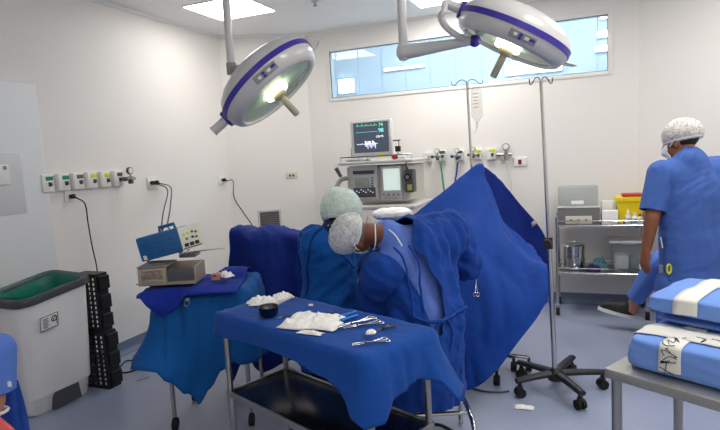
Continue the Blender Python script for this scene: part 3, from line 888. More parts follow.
for i, (wx, wy) in enumerate(((519, 397), (577, 407), (606, 388), (519, 377), (573, 371))):
    w = onz(wx, wy, 0); w.z = 0
    d = (w-b); d.z = 0; L = d.length; d.normalize()
    L = min(max(L, .25), .36)
    s = V((-d.y, d.x, 0)); rows = []
    for t in range(9):
        u = t/8; p = b+d*(.02+u*(L-.02)); ww = .032-.008*u; z = .125-.012*u-.012*u*u; hh = .040-.008*u
        rows.append([p+s*ww*math.cos(a*PI/6)+UP*(z+hh*.5*math.sin(a*PI/6)) for a in range(12)])
    mb = MB(); mb.grid(rows, closed=True); mb.f += [tuple(range(12)), tuple(range(96, 108))]; mb.m += [0, 0]
    lg = mb.build('leg', M_black, r, 50)
    e = b+d*(L-.022)
    mb = MB(); mb.cyl(e+UP*.065, e+UP*.105, .012, n=12); mb.box(e+UP*.058, (.036, .036, .02), .006); ca = mb.build('caster_fork', M_black, lg)
    mb = MB()
    for q in (-1, 1): mb.cyl(e+s*q*.006+UP*.0295, e+s*q*.026+UP*.0295, .029, n=20)
    mb.build('caster', M_blackm, lg)
kp = b+UP*.925-RT*.028
mb = MB(); mb.cyl(kp-UP*.035, kp+UP*.03, .023, n=18); mb.cyl(kp, kp-BK*.03-RT*.02, .012, n=12); mb.build('clamp', M_black, r)
mb = MB(); mb.cyl(kp-BK*.028-RT*.018, kp-BK*.055-RT*.032, .026, n=18); mb.build('clamp_knob', M_black, r)

b2 = at(476, 200, 4.32); b2.z = 0
ptop = 1.5
for _ in range(1): pass
lo, hi = 1.0, 2.6
def pix(P):
    d = V(P)-CO; z = d.dot(cf); return 360+FPX*d.dot(cr)/z, 215-FPX*d.dot(cu)/z
for _ in range(40):
    m_ = (lo+hi)/2
    if pix(b2+UP*m_)[1] > 81: lo = m_
    else: hi = m_
r2 = drip_pole(b2, lo, 'chrome drip pole holding up the peak of the blue drape, with an empty drip bag', RT, -.02, mid=.95, hs=1.1)
for k in range(5):
    a = 2*PI*k/5+.3; d = V((math.cos(a), math.sin(a), 0)); mb = MB(); mb.tube([b2+UP*.11+d*.03, b2+d*.28+UP*.085], [.02, .014], 10); lg = mb.build('leg', M_black, r2)
    mb = MB(); mb.cyl(b2+d*.27+UP*.03-V((-d.y, d.x, 0))*.012, b2+d*.27+UP*.03+V((-d.y, d.x, 0))*.012, .0295, n=16); mb.build('caster', M_blackm, lg)
# drip bag on its hook
p = b2+UP*(lo-.03)+RT*.03
r = thing('drip_bag', 'clear nearly empty drip bag hanging from the pole behind the drape', 'drip bag', p-UP*.30)
rows = []
for i in range(13):
    t = i/12; w = .045*(1 if .1 < t < .85 else (.55+t*4.5 if t <= .1 else max(.2, 1-(t-.85)*5))); th = .004+.014*math.sin(PI*t)
    rows.append([p-UP*(.015+.27*t)+RT*(w*math.cos(a*PI/8))+BK*(th*math.sin(a*PI/8)) for a in range(16)])
mb = MB(); mb.grid(rows, closed=True); mb.build('bag', M_ivbag, r, 180)
mb = MB(); mb.cyl(p-UP*.285, p-UP*.33, .007, n=10); mb.tube([p-UP*.33, p-UP*.37-RT*.02, p-UP*.36-RT*.045], .003, 8, 6); mb.build('port', M_white, r)
mb = MB()
for i in range(5): mb.box(p-UP*(.07+i*.026)-BK*.0165-RT*.012, (.045-.006*(i % 3), .001, .005))
mb.build('lettering', M_greyl, r)

# ================================================================== anaesthesia machine
AY = 4.50
a0, a1 = ony(346, 190, AY).x, ony(409, 190, AY).x           # body sides
r = thing('anaesthesia_machine', 'cream anaesthesia machine with display panels against the back wall', 'anaesthesia machine', ((a0+a1)/2, AY+.28, 0))
W = a1-a0; cx = (a0+a1)/2
zt, zb = ony(380, 162, AY).z, ony(380, 203, AY).z
mb = MB(); mb.box((cx, AY+.28, (zb+zt)/2-.01), (W, .50, zt-zb-.05), .015); mb.build('body', M_cream, r)
mb = MB(); mb.box((cx+.01, AY+.24, zt), (W+.10, .60, .028), .008); tt = mb.build('top_shelf', M_lgrey, r)
zr = zt+.055
mb = MB(); mb.tube([(a0-.02, AY-.04, zt), (a0-.02, AY-.04, zr), (a1+.05, AY-.04, zr), (a1+.05, AY-.04, zt)], .006, 8); mb.build('rail', M_chrome, tt)
mb = MB(); mb.box((cx, AY+.27, .48), (W-.04, .46, zb-.58), .015); mb.build('cabinet', M_cream, r)
mb = MB(); mb.box((cx+.02, AY+.18, zb-.03), (W+.12, .62, .035), .01); mb.build('work_shelf', M_lgrey, r)
for k in range(3):
    z = .32+k*.18; mb = MB(); mb.box((cx, AY+.03, z), (W-.10, .025, .16), .006); d = mb.build('drawer', M_lgrey, r)
    mb = MB(); mb.box((cx, AY+.008, z+.04), (.16, .02, .018), .006); mb.build('handle', M_grey, d)
mb = MB(); mb.box((cx, AY+.28, .14), (W+.02, .58, .07), .02); mb.build('base', M_grey, r)
for sx in (-1, 1):
    for sy in (-.24, .24):
        p = V((cx+sx*(W/2-.05), AY+.28+sy, 0)); mb = MB(); mb.cyl(p+V((-.018, 0, .051)), p+V((.018, 0, .051)), .05, n=20); mb.cyl(p+UP*.06, p+UP*.11, .014, n=10); mb.build('caster', M_blackm, r)
def fpanel(name, x0, y0, x1, y1, m, par, d=.02, dep=.02, bev=.006):
    """front-facing panel given by its outline in the front plane"""
    p, q = ony(x0, y0, AY), ony(x1, y1, AY); z1, z0 = p.z, q.z
    mb = MB(); mb.box(((p.x+q.x)/2, AY+.03-d, (z0+z1)/2), (q.x-p.x, dep, z1-z0), bev); return mb.build(name, m, par)
vp = fpanel('ventilator_panel', 349, 166, 378, 199, M_lgrey, r)
sp = fpanel('display_unit', 380, 166, 403, 200, M_lgrey, r)
fpanel('display', 383, 169, 400.5, 190, mat('display_pale', (206, 222, 214), emit=(206, 226, 216), estr=.55, rough=.25), sp, .036, .006, .002)
for k in range(4):
    p = ony(384+k*5, 194.5, AY); mb = MB(); mb.cyl((p.x, AY-.002, p.z), (p.x, AY-.018, p.z), .010, n=12); mb.build('knob', M_grey, sp)
fpanel('trace_screen', 354, 188, 376, 197, M_dgrey, vp, .034, .006, .002)
fpanel('trace_screen', 355, 178.5, 369, 186, mat('display_olive', (160, 172, 150), rough=.3), vp, .034, .006, .002)
mb = MB()
for k in range(8):
    p = ony(357+k*2.3, 191+1.5*math.sin(k*2.1), AY); mb.box((p.x, AY-.008, p.z), (.011, .002, .007))
mb.build('readout_lettering', mat('readout_white', (210, 220, 226), emit=(220, 226, 232), estr=.7), vp, 0)
fpanel('slot', 353, 171, 374, 173.5, M_dgrey, vp, .034, .006, .002)
for k in range(5):
    p = ony(372.5, 178+k*2.6, AY); mb = MB(); mb.box((p.x, AY-.006, p.z), (.016, .006, .012), .002); mb.build('key', M_dgrey, vp)
for k in range(6):
    p = ony(384+k*2.9, 198, AY); mb = MB(); mb.box((p.x, AY-.002, p.z), (.012, .006, .010), .002); mb.build('key', M_grey, sp)
# vaporiser hanging on the end
p = ony(408.5, 181, AY-.03)
mb = MB(); mb.box((p.x, AY+.03, p.z), (.078, .11, .20), .012); va = mb.build('vaporiser', M_dgrey, r)
mb = MB(); mb.cyl((p.x, AY-.025, p.z+.035), (p.x, AY-.06, p.z+.035), .032, n=24); mb.build('dial', M_black, va)
mb = MB(); mb.cyl((p.x, AY-.06, p.z+.035), (p.x, AY-.064, p.z+.035), .016, n=16); mb.build('dial_cap', M_grey, va)
mb = MB(); mb.box((p.x+.008, AY-.028, p.z-.055), (.04, .006, .05), .002); mb.build('label', mat('label_ochre', (196, 190, 90), rough=.5), va)
mb = MB(); mb.tube([(p.x-.02, AY+.02, p.z+.10), (p.x-.02, AY-.01, zt-.01)], .012, 10); mb.build('bracket', M_chrome, va)
# breathing arm on the other end
e = ony(344, 168, AY-.02)
mb = MB(); mb.tube([ony(348, 178, AY), ony(341, 180, AY-.04), ony(337, 186, AY-.08), ony(334, 200, AY-.10), ony(332, 216, AY-.10)], .020, 10, 6); mb.build('breathing_arm', M_grey, r, 180)
mb = MB(); mb.tube([ony(341, 177, AY-.06), ony(336, 168, AY-.08)], [.014, .02], 10); mb.build('arm_lever', M_dgrey, r)
# small things standing on the top shelf of the machine
rm_ = thing('patient_monitor', 'patient monitor with grey bezel and dark trace screen on top of the anaesthesia machine', 'monitor', (ony(370, 158, AY+.10).x, AY+.2, zt+.0145))
tl, br = ony(349.5, 121.5, AY+.08), ony(392, 158.5, AY+.08)
mx, mz, mw, mh = (tl.x+br.x)/2, (tl.z+br.z)/2, br.x-tl.x, tl.z-br.z
mb = MB(); mb.box((mx, AY+.12, mz+.008), (mw, .08, mh-.016), .014); mb.build('housing', M_lgrey, rm_)
mb = MB(); mb.box((mx+.006, AY+.079, mz+.022), (mw-.055, .006, mh-.085), .002); scn = mb.build('screen', M_screen, rm_)
E_ = lambda n, c, s=1.2: mat(n, c, emit=c, estr=s)
def trace(nm, z, c, amp, f, x0=-.42, x1=.22, seed=0, spike=False):
    pts = []
    for k in range(60):
        t = k/59; y = noise.noise(V((t*f, seed, 0)))*amp
        if spike and (k % 12) == 5: y += amp*2
        pts.append((mx+(mw-.07)*(x0+(x1-x0)*t), AY+.0748, mz+mh*z+y))
    mb = MB(); mb.tube(pts, .0018, 5); mb.build(nm, E_(nm+'_m', c), scn, 180)
trace('green_trace', .36, (80, 190, 140), .008, 40, spike=True); trace('teal_trace', .20, (90, 170, 170), .006, 30, seed=2)
trace('white_trace', -.10, (220, 224, 230), .012, 22, seed=4)
for j, (s_, x, z, sz, c) in enumerate((('74', .33, .36, .042, (110, 210, 150)), ('98', .33, .22, .05, (120, 210, 210)), ('120/70', .28, .07, .026, (235, 235, 235)), ('TEMP 36', -.02, -.06, .024, (225, 225, 230)))):
    me = text_mesh(s_, sz, Matrix.Translation((mx+(mw-.07)*x, AY+.0752, mz+mh*z)) @ Matrix.Rotation(PI/2, 4, 'X'))
    me.materials.append(E_('read%d' % j, c)); link('readout', me, scn)
mb = MB()
for k in range(9): mb.box((mx-.05+.012*k, AY+.0752, mz-.03-.012*(k % 3)), (.008, .001, .05-.01*(k % 2)))
mb.build('wave_block', E_('wave_m', (200, 200, 226), .9), scn, 0)
mb = MB(); mb.box((mx+.10, AY+.078, mz-mh*.41), (.045, .006, .03), .002); mb.build('alarm_key', M_yellow, rm_)
for k in range(5): mb = MB(); mb.box((mx-.12+.035*k, AY+.078, mz-mh*.42), (.02, .006, .014), .002); mb.build('key', M_grey, rm_)
mb = MB(); mb.box((mx-mw/2-.008, AY+.13, mz-.1), (.014, .05, .08), .004); mb.build('side_port', M_grey, rm_)
p = ony(397, 150, AY+.05)
r = thing('gas_sensor', 'small black sensor box on a short stem beside the patient monitor', 'sensor', (p.x, AY+.08, zt+.0145))
mb = MB(); mb.cyl((p.x, AY+.08, zt+.0145), (p.x, AY+.08, p.z-.02), .008, n=10); mb.build('stem', M_chrome, r)
mb = MB(); mb.box((p.x, AY+.08, p.z+.01), (.045, .035, .05), .005); mb.build('housing', M_black, r)
mb = MB(); mb.box((p.x-.01, AY+.08, p.z+.085), (.065, .03, .012), .003); mb.tube([(p.x+.01, AY+.08, p.z+.03), (p.x+.01, AY+.08, p.z+.08)], .004, 8); mb.build('clip', M_dgrey, r)
p = ony(394, 156.5, AY-.02)
r = thing('breathing_valve', 'red and white breathing valve lying on the anaesthesia machine shelf', 'valve', (p.x, AY, zt+.0145))
mb = MB(); mb.ell((p.x, AY, zt+.04), (.030, .028, .0255)); mb.build('red_cap', M_red, r, 180)
mb = MB(); mb.cyl((p.x+.032, AY, zt+.036), (p.x+.09, AY+.01, zt+.036), .0205, n=14); mb.build('connector', M_white, r)
r = thing('breathing_tube', 'pale corrugated breathing tube coiled along the machine top shelf', 'tube', (ony(360, 160, AY).x, AY, zt+.0145))
mb = MB(); x0 = ony(347, 160, AY).x
pts = [(x0+.012*k, AY-.015+.012*math.sin(k*.9), zt+.030+.0*k) for k in range(20)]
mb.tube(pts, .0145, 8, 3); mb.build('tube', M_lgrey, r, 180)

# ================================================================== steel trolley with shelves
TY0, TY1 = 4.93, 5.29
tx0, tx1 = -.172, .53
r = thing('shelf_trolley', 'chrome two-shelf trolley against the back wall behind the tall drip pole', 'trolley', ((tx0+tx1)/2, (TY0+TY1)/2, 0))
TZ = ony(600, 224, TY0).z; LZ = ony(600, 272, TY0).z
for x in (tx0, tx1):
    for y in (TY0, TY1):
        mb = MB(); mb.cyl((x, y, .10), (x, y, TZ+.06), .0135, n=14); lg = mb.build('leg', M_chrome, r)
        mb = MB(); mb.box((x, y, .085), (.035, .04, .03), .008); fk = mb.build('caster_fork', M_grey, lg)
        mb = MB(); mb.cyl((x-.014, y+.01, .0405), (x+.014, y+.01, .0405), .04, n=20); mb.build('caster', M_blackm, lg)
for z in (TZ, LZ):
    mb = MB(); mb.box(((tx0+tx1)/2, (TY0+TY1)/2, z-.02), (tx1-tx0-.01, TY1-TY0-.01, .012), .004); sh = mb.build('shelf', M_steel, r)
    mb = MB(); mb.tube([(tx0, TY0, z-.018), (tx1, TY0, z-.018), (tx1, TY1, z-.018), (tx0, TY1, z-.018)], .012, 10, closed=True); mb.build('shelf_rim', M_chrome, sh)
    mb = MB(); mb.tube([(tx0, TY0, z+.026), (tx1, TY0, z+.026), (tx1, TY1, z+.026), (tx0, TY1, z+.026)], .006, 8, closed=True)
    for k in range(1, 4): mb.cyl((tx0+(tx1-tx0)*k/4, TY0, z-.018), (tx0+(tx1-tx0)*k/4, TY0, z+.026), .006, n=8)
    mb.build('guard_rail', M_chrome, sh)
SZ, S2 = TZ-.0138, LZ-.0138
def tbox(name, lab, cat, px0, px1, py, z, y, dep, m, bev=.004, group=None):
    p, q = ony(px0, py, y), ony(px1, py, y); h = p.z*.5+q.z*.5-z
    r = thing(name, lab, cat, ((p.x+q.x)/2, y+dep/2, z), group)
    mb = MB(); mb.box(((p.x+q.x)/2, y+dep/2, z+h/2), (q.x-p.x, dep, h), bev); mb.build('body', m, r); return r, (p.x+q.x)/2, q.x-p.x, h
r, x, w, h = tbox('drawer_box', 'grey translucent drawer box with white label on the trolley top', 'box', 557.5, 600, 208, SZ, 4.975, .26, M_bag, .008)
mb = MB(); mb.box((x-.0, 4.973, SZ+h*.30), (.21, .004, h*.46), .0015); lb = mb.build('label', M_cream, r)
mb = MB()
for k in range(3): mb.box((x-.06+.06*k, 4.9705, SZ+h*.30), (.02, .002, .012))
mb.build('lettering_print', M_greyl, lb, 0)
mb = MB(); mb.box((x, 4.975+.13, SZ+h+.0035), (w+.006, .27, .006), .002); mb.build('lid', M_lgrey, r)
r, x, w, h = tbox('clear_box', 'clear acrylic box standing on the grey drawer box', 'box', 558, 598, 187, SZ+h+.012, 5.03, .20, M_acr)
mb = MB(); mb.box((x-.004, 5.027, SZ+.19), (.10, .003, .03), .001); mb.build('label', M_paper, r)
tbox('paper_box', 'white card box on the trolley top between drawer box and yellow container', 'box', 602, 618, 210.5, SZ, 4.95, .05, M_paper, .003)
r = thing('paper_stack', 'small stack of white paper lying behind the white card box', 'paper', (ony(611, 205, 5.1).x, 5.12, SZ))
p, q = ony(601.5, 201.5, 5.07), ony(614, 208, 5.07)
mb = MB(); mb.box(((p.x+q.x)/2, 5.14, (SZ+p.z)/2), (q.x-p.x, .10, p.z-SZ), .004); mb.build('sheets', M_paper, r)
# yellow sharps container
p, q = ony(616.5, 196, 5.0), ony(645, 196, 5.0)
r = thing('sharps_container', 'bright yellow sharps container with red lid on the trolley', 'container', ((p.x+q.x)/2, 5.1, SZ))
zt2 = p.z-.015; xs0, xs1 = p.x, q.x
rows = []
for t, i in ((0, .03), (.02, .024), (.85, .004), (.86, -.006), (1, -.006)):
    z = SZ+(zt2-SZ)*t; rows.append(rrect([V((xs0+i, 5.01+i, z)), V((xs1-i, 5.01+i, z)), V((xs1-i, 5.24-i, z)), V((xs0+i, 5.24-i, z))], .02, 4))
mb = MB(); mb.grid(rows, closed=True); N_ = len(rows[0]); mb.f += [tuple(range(N_)), tuple(range(4*N_, 5*N_))]; mb.m += [0, 0]; mb.build('body', M_sharps, r, 40)
mb = MB(); mb.box(((xs0+xs1)/2+.02, 5.125, zt2+.012), (.16, .15, .024), .008); mb.build('lid', M_red, r)
for k, (px, c, hgt, m, lab) in enumerate(((628, M_white, .12, M_paper, 'white plastic bottle with pointed cap in front of the yellow container'), (634.5, M_teal, .10, M_teal, 'white bottle with teal label beside the bottle with pointed cap'), (640, M_white, .09, M_red, 'small white bottle with red cap nearest the standing person'))):
    p = ony(px, 215, 4.968); b_ = V((p.x, 4.975, SZ))
    r = thing('bottle', lab, 'bottle', b_, 'bottles on the trolley')
    mb = MB(Matrix.Translation(b_)); mb.lathe([(.020, 0), (.022, .004), (.022, hgt*.62), (.010, hgt*.78), (.010, hgt*.82)], 20); mb.build('body', M_white if k != 1 else M_paper, r)
    mb = MB(Matrix.Translation(b_)); mb.lathe([(.0225, hgt*.15), (.0226, hgt*.5)], 20, caps=False); mb.build('label', (M_lgrey, M_teal, M_white)[k], r)
    mb = MB(Matrix.Translation(b_)); mb.lathe([(.011, hgt*.8), (.011, hgt*.92), (.004, hgt), (.004, hgt*1.12), (.0001, hgt*1.12)] if k == 0 else [(.011, hgt*.8), (.012, hgt), (.0001, hgt)], 16); mb.build('cap', (M_white, M_white, M_red)[k], r)
# lower shelf
p = ony(573, 256, 5.06); ztop = ony(573, 243.5, 5.06).z; b_ = V((p.x, 5.10, S2)); hh = ztop-S2
r = thing('steel_canister', 'round polished steel canister on the trolley lower shelf', 'canister', b_)
mb = MB(Matrix.Translation(b_)); mb.lathe([(.092, 0), (.098, .004), (.098, hh*.80), (.094, hh*.81)], 32); mb.build('body', M_chrome, r)
mb = MB(Matrix.Translation(b_)); mb.lathe([(.101, hh*.78), (.102, hh*.92), (.09, hh*.97), (.001, hh)], 32); mb.build('lid', M_chrome, r)
mb = MB(Matrix.Translation(b_)); mb.tube([(-.03, -.06, hh*.96), (-.02, -.062, hh*1.08), (.02, -.062, hh*1.08), (.03, -.06, hh*.96)], .004, 8, 4); mb.build('lid_handle', M_chrome, r)
for s_ in (-1, 1): mb = MB(Matrix.Translation(b_)); mb.tube([(s_*.03-.015, -.097, hh*.55), (s_*.03-.015, -.115, hh*.5), (s_*.03+.015, -.115, hh*.5), (s_*.03+.015, -.097, hh*.55)], .004, 8, 4); mb.build('latch', M_dsteel, r)
o = crumple('cloth_bundle', (ony(594, 264, 5.07).x, 5.03, S2+.002), .062, .05, .065, M_purple, seed=3); tag(o, 'dark purple cloth bundle on the trolley lower shelf', 'cloth')
o = crumple('cloth_bundle', (ony(600, 262, 5.14).x, 5.19, S2+.002), .065, .05, .10, M_teal, seed=8); tag(o, 'pale teal cloth bundle beside the clear bin on the lower shelf', 'cloth')
p, q = ony(611, 243, 5.0), ony(642, 243, 5.0); zt3 = ony(628, 241, 5.0).z
r = thing('clear_bin', 'clear plastic storage bin with white lid on the trolley lower shelf', 'bin', ((p.x+q.x)/2, 5.1, S2))
rows = []
for t, i in ((0, .022), (.03, .018), (1, 0)): 
    z = S2+(zt3-.018-S2)*t; rows.append(rrect([V((p.x+i, 4.99+i, z)), V((q.x-i, 4.99+i, z)), V((q.x-i, 5.23-i, z)), V((p.x+i, 5.23-i, z))], .025, 4))
mb = MB(); mb.grid(rows, closed=True); N_ = len(rows[0]); mb.f += [tuple(range(N_))]; mb.m += [0]; mb.build('body', M_acr, r, 40)
mb = MB(); mb.box(((p.x+q.x)/2, 5.11, zt3-.010), (q.x-p.x+.03, .28, .018), .006); mb.build('lid', M_lgrey, r)
mb = MB(); mb.box(((p.x+q.x)/2+.02, 4.985, zt3-.012), (.11, .02, .026), .006); mb.build('latch', M_white, r)
r = thing('white_parcel', 'white wrapped parcel inside the clear storage bin', 'parcel', ((p.x+q.x)/2-.03, 5.1, S2+.001))
mb = MB(); mb.box(((p.x+q.x)/2-.034, 5.10, S2+.076), (.115, .14, .138), .03); mb.build('wrap', M_gauze, r)
r = thing('grey_pouch', 'blue-grey pouch beside the white parcel inside the clear bin', 'pouch', ((p.x+q.x)/2+.08, 5.1, S2+.001))
mb = MB(); mb.box(((p.x+q.x)/2+.066, 5.09, S2+.072), (.062, .13, .135), .03); mb.build('wrap', mat('pouch_grey', (134, 152, 160), rough=.5), r)

# ================================================================== steel table with wrapped packs
ex, ey = V((.938, -.346, 0)), V((.346, .938, 0))
q0 = onz(604, 371, .79); q0.z = 0; q1 = onz(720, 405, .79); q1.z = 0
ex = (q1-q0).normalized(); ey = V((-ex.y, ex.x, 0)); TLn, TDp, PZ = .95, .50, .80
r = thing('steel_table', 'stainless steel table carrying the blue wrapped packs', 'table', q0+ex*TLn/2+ey*TDp/2)
T = frame(q0, ex, ey, UP)
mb = MB(T); mb.box((TLn/2, TDp/2, PZ-.0155), (TLn, TDp, .031), .004); mb.build('tabletop', mat('matte_steel', (178, 175, 169), rough=.4, metal=.9), r)
for x in (.025, .42, TLn-.03):
    for y in (.03, TDp-.03):
        if x == .42 and y > .1: continue
        mb = MB(T); mb.cyl((x, y, .02), (x, y, PZ-.032), .0155, n=16); lg = mb.build('leg', M_steel, r)
        mb = MB(T); mb.cyl((x, y, 0), (x, y, .03), .019, n=14); mb.build('foot', M_blackm, lg)
def pack(lab, x0, x1, y0, y1, z0, z1, seed, slump=.03, skew=0):
    """wrapped bundle: soft box with folded corners"""
    r = thing('wrapped_pack', lab, 'surgical pack', T @ V(((x0+x1)/2, (y0+y1)/2, z0)), 'wrapped packs on the steel table')
    n = 22; rows = []
    cx_, cy_, hx, hy = (x0+x1)/2, (y0+y1)/2, (x1-x0)/2, (y1-y0)/2
    M_ = T @ Matrix.Translation((cx_, cy_, 0)) @ Matrix.Rotation(skew, 4, 'Z')
    bm = bmesh.new(); bmesh.ops.create_cube(bm, size=2)
    bmesh.ops.subdivide_edges(bm, edges=bm.edges[:], cuts=26, use_grid_fill=True)
    for v in bm.verts:
        c = v.co
        # superellipse softening
        e = 16
        L = (abs(c.x)**e+abs(c.y)**e+abs(c.z)**e)**(1/e); p = c/L
        zz = (p.z+1)/2
        bulge = 1.0+.012*math.sin(PI*zz)-.025*zz
        q = V((p.x*hx*bulge, p.y*hy*bulge, z0+.0015+zz*(z1-z0)))
        k = noise.noise(V((q.x*9, q.y*9, q.z*14+seed)))
        cre = 1-abs(noise.noise(V((q.x*14+q.y*11, q.z*20, seed+3))))*2.2
        nn = V((p.x**3, p.y**3, p.z**3 if p.z > 0 else 0))
        q += nn*(.005*k+.004*cre*(1 if zz > .12 else 0))
        if zz > .5: q.z -= slump*(zz-.5)*2*(abs(p.x)**4+abs(p.y)**4)*.5
        if q.z < z0+.0015: q.z = z0+.0015
        v.co = M_ @ q
    me = bpy.data.meshes.new('wrap'); bm.to_mesh(me); bm.free(); me.materials.append(M_pack); me.shade_smooth()
    link('wrap', me, r)
    me = bpy.data.meshes[me.name]
    W_ = r.children[0]; bv = BVHTree.FromPolygons([v.co+W_.location+r.location for v in W_.data.vertices], [tuple(p.vertices) for p in W_.data.polygons])
    return r, bv, M_
def strap(r, bv, path, w, side, m=M_tape, lift=.003, name='tape', n=14):
    """tape laid on the pack along PATH (world points near the surface), width w across SIDE"""
    pts = [V(a).lerp(V(b), k/n) for a, b in zip(path, path[1:]) for k in range(n)]+[V(path[-1])]; rows = []
    for p in pts:
        row = []
        for s_ in (-1, -.5, 0, .5, 1):
            t_ = p+V(side)*(s_*w/2); q, nn, _, _ = bv.find_nearest(t_); q = q+nn*lift; row.append(q+V(side)*(t_-q).dot(V(side)))
        rows.append(row)
    mb = MB(); mb.grid(rows); me = solidify(mb.mesh(name, m, 180), .0012, 1); return link(name, me, r)
def scribble(r, bv, path, h, seed, nm='handwriting'):
    pts = catmull(path, 30); out = []; rnd = random.Random(seed)
    sd = (pts[-1]-pts[0]).normalized()
    mb = MB()
    for g in range(6):
        a = pts[int(len(pts)*(g+.15)/6.3)]; stroke = []
        for k in range(4):
            off = a+sd*(rnd.uniform(-.3, .3)*h)+(UP.cross(sd) if abs(sd.z) < .5 else ex)*(rnd.uniform(-.5, .5)*h)
            q, nn, _, _ = bv.find_nearest(off); stroke.append(q+nn*.0062)
        mb.tube(stroke, .0012, 5, 4)
    mb.build(nm, M_ink, r, 180)
zA = PZ+.001
r, bv, MM = pack('lower blue wrapped pack with crossed white tape and handwriting, flat on the steel table', .035, .80, .055, .47, zA, zA+.100, 5, .012)
xt = .17
S = [T @ V((xt, .0, zA+.012)), T @ V((xt, .0, zA+.08)), T @ V((xt, .055, zA+.125)), T @ V((xt, .20, zA+.112)), T @ V((xt, .36, zA+.112)), T @ V((xt, .47, zA+.12)), T @ V((xt, .52, zA+.05))]
strap(r, bv, S, .062, ex)
S = [T @ V((.0, .16, zA+.05)), T @ V((.03, .16, zA+.112)), T @ V((.4, .165, zA+.112)), T @ V((.79, .16, zA+.112)), T @ V((.83, .16, zA+.05))]
strap(r, bv, S, .10, ey, lift=.0042)
scribble(r, bv, [T @ V((xt, .0, zA+.02)), T @ V((xt, .0, zA+.06)), T @ V((xt, .02, zA+.11))], .05, 3)
scribble(r, bv, [T @ V((xt-.01, .06, zA+.112)), T @ V((xt+.02, .12, zA+.112)), T @ V((xt+.12, .16, zA+.112))], .045, 8)
r, bv, MM = pack('thin blue wrapped pack squeezed between the two larger packs', .05, .80, .23, .52, zA+.110, zA+.132, 11, .02)
r, bv, MM = pack('upper blue wrapped pack with one wide white tape, topmost of the pile', .028, .82, .205, .54, zA+.143, zA+.205, 17, .02)
xt = .15
S = [T @ V((xt, .185, zA+.148)), T @ V((xt, .185, zA+.19)), T @ V((xt, .205, zA+.212)), T @ V((xt, .38, zA+.212)), T @ V((xt, .53, zA+.212)), T @ V((xt, .56, zA+.18))]
strap(r, bv, S, .07, ex)

# ================================================================== instrument table in front
TZ1 = .80
fa = V((-1.565, 2.035, 0)); fx = V((.925, -.380, 0)).normalized(); fy = V((.380, .925, 0)).normalized(); FL, FD = .955, .365
FT = frame(fa, fx, fy, UP)
r = thing('instrument_table', 'steel instrument table with black lower shelf under the short blue cloth', 'table', FT @ V((FL/2, FD/2, 0)))
mb = MB(FT); mb.box((FL/2, FD/2, TZ1-.0155), (FL, FD, .025), .004); mb.build('tabletop', M_steel, r)
for x in (.016, FL-.016):
    for y in (.016, FD-.016):
        mb = MB(FT); mb.cyl((x, y, .09), (x, y, TZ1-.03), .0135, n=16); lg = mb.build('leg', M_steel, r)
        mb = MB(FT); mb.cyl((x-.012, y, .0355), (x+.012, y, .0355), .035, n=18); mb.cyl((x, y, .04), (x, y, .095), .009, n=10); mb.build('caster', M_blackm, lg)
SHZ = .405
mb = MB(FT); mb.box((FL/2, FD/2, SHZ), (FL-.03, FD-.03, .008), .002); sh = mb.build('lower_shelf', mat('shelf_black', (14, 14, 16), rough=.22), r)
mb = MB(FT)
for (x, y, w, d) in ((FL/2, .006, FL, .012), (FL/2, FD-.006, FL, .012), (.006, FD/2, .012, FD), (FL-.006, FD/2, .012, FD)): mb.box((x, y, SHZ+.002), (w, d, .026), .003)
mb.build('shelf_edge', M_steel, sh)
cs = [FT @ V((-.006, -.006, 0)), FT @ V((FL+.006, -.006, 0)), FT @ V((FL+.006, FD+.006, 0)), FT @ V((-.006, FD+.006, 0))]
o = drop_cloth('table_drape', cs, TZ1+.004,
               [[.10, .095, .085, .08, .085, .09, .105, .12, .235], [.235, .175, .16, .145, .17, .27], [.27, .20, .16, .13, .12, .12, .12], [.12, .14, .16, .10]],
               M_tcloth, over=.012, flare=.10, folds=.016, seed=2, foldf=15, wav=.0025, cfl=(.0, .02, .09, .03))
tag(o, 'royal blue cloth covering the front instrument table with pointed hanging corners', 'drape')
TT = TZ1+.0125
def onT(px, py): p = onz(px, py, TT); return V((p.x, p.y, TT))
# small bowl with a handle
p = onT(269, 316)
r = thing('steel_bowl', 'small dark steel bowl with a straight handle on the instrument table', 'bowl', p)
B = Matrix.Translation(p)
mb = MB(B); mb.lathe([(.0001, .001), (.030, .001), (.040, .008), (.044, .040), (.0475, .043), (.0475, .046), (.042, .044), (.037, .012), (.028, .006), (.0001, .005)], 32); mb.build('bowl', M_dsteel, r, 50)
q = onT(296, 306)-p; q.z = 0; q.normalize()
mb = MB(B); mb.tube([q*.044+UP*.040, q*.09+UP*.045, q*.150+UP*.048], [.009, .007], 10); mb.build('handle', mat('satin_steel', (196, 194, 192), rough=.5, metal=.5), r)
# gauze swabs
for px, py, sx, sy, h, rz, sd, lab in ((262, 303, .060, .036, .028, .2, 3, 'white gauze swab behind the steel bowl, farther from the scissors'), (283, 298, .044, .030, .022, .5, 7, 'white gauze swab lying beyond the bowl handle at the table edge'),
                                       (313, 323, .112, .070, .035, -.35, 5, 'large crumpled white gauze in the middle of the instrument table')):
    p = onT(px, py); o = crumple('gauze_swab', p, sx*1.12, sy*1.25, h*1.35, M_gauze, YAW+rz, sd); tag(o, lab, 'gauze', 'gauze swabs on the instrument table')
p = onT(313, 331); o = crumple('gauze_swab', p-BK*.03-RT*.01, .052, .016, .012, M_gauze, -.1, 9); tag(o, 'narrow tail of white gauze in front of the large crumpled gauze', 'gauze', 'gauze swabs on the instrument table')

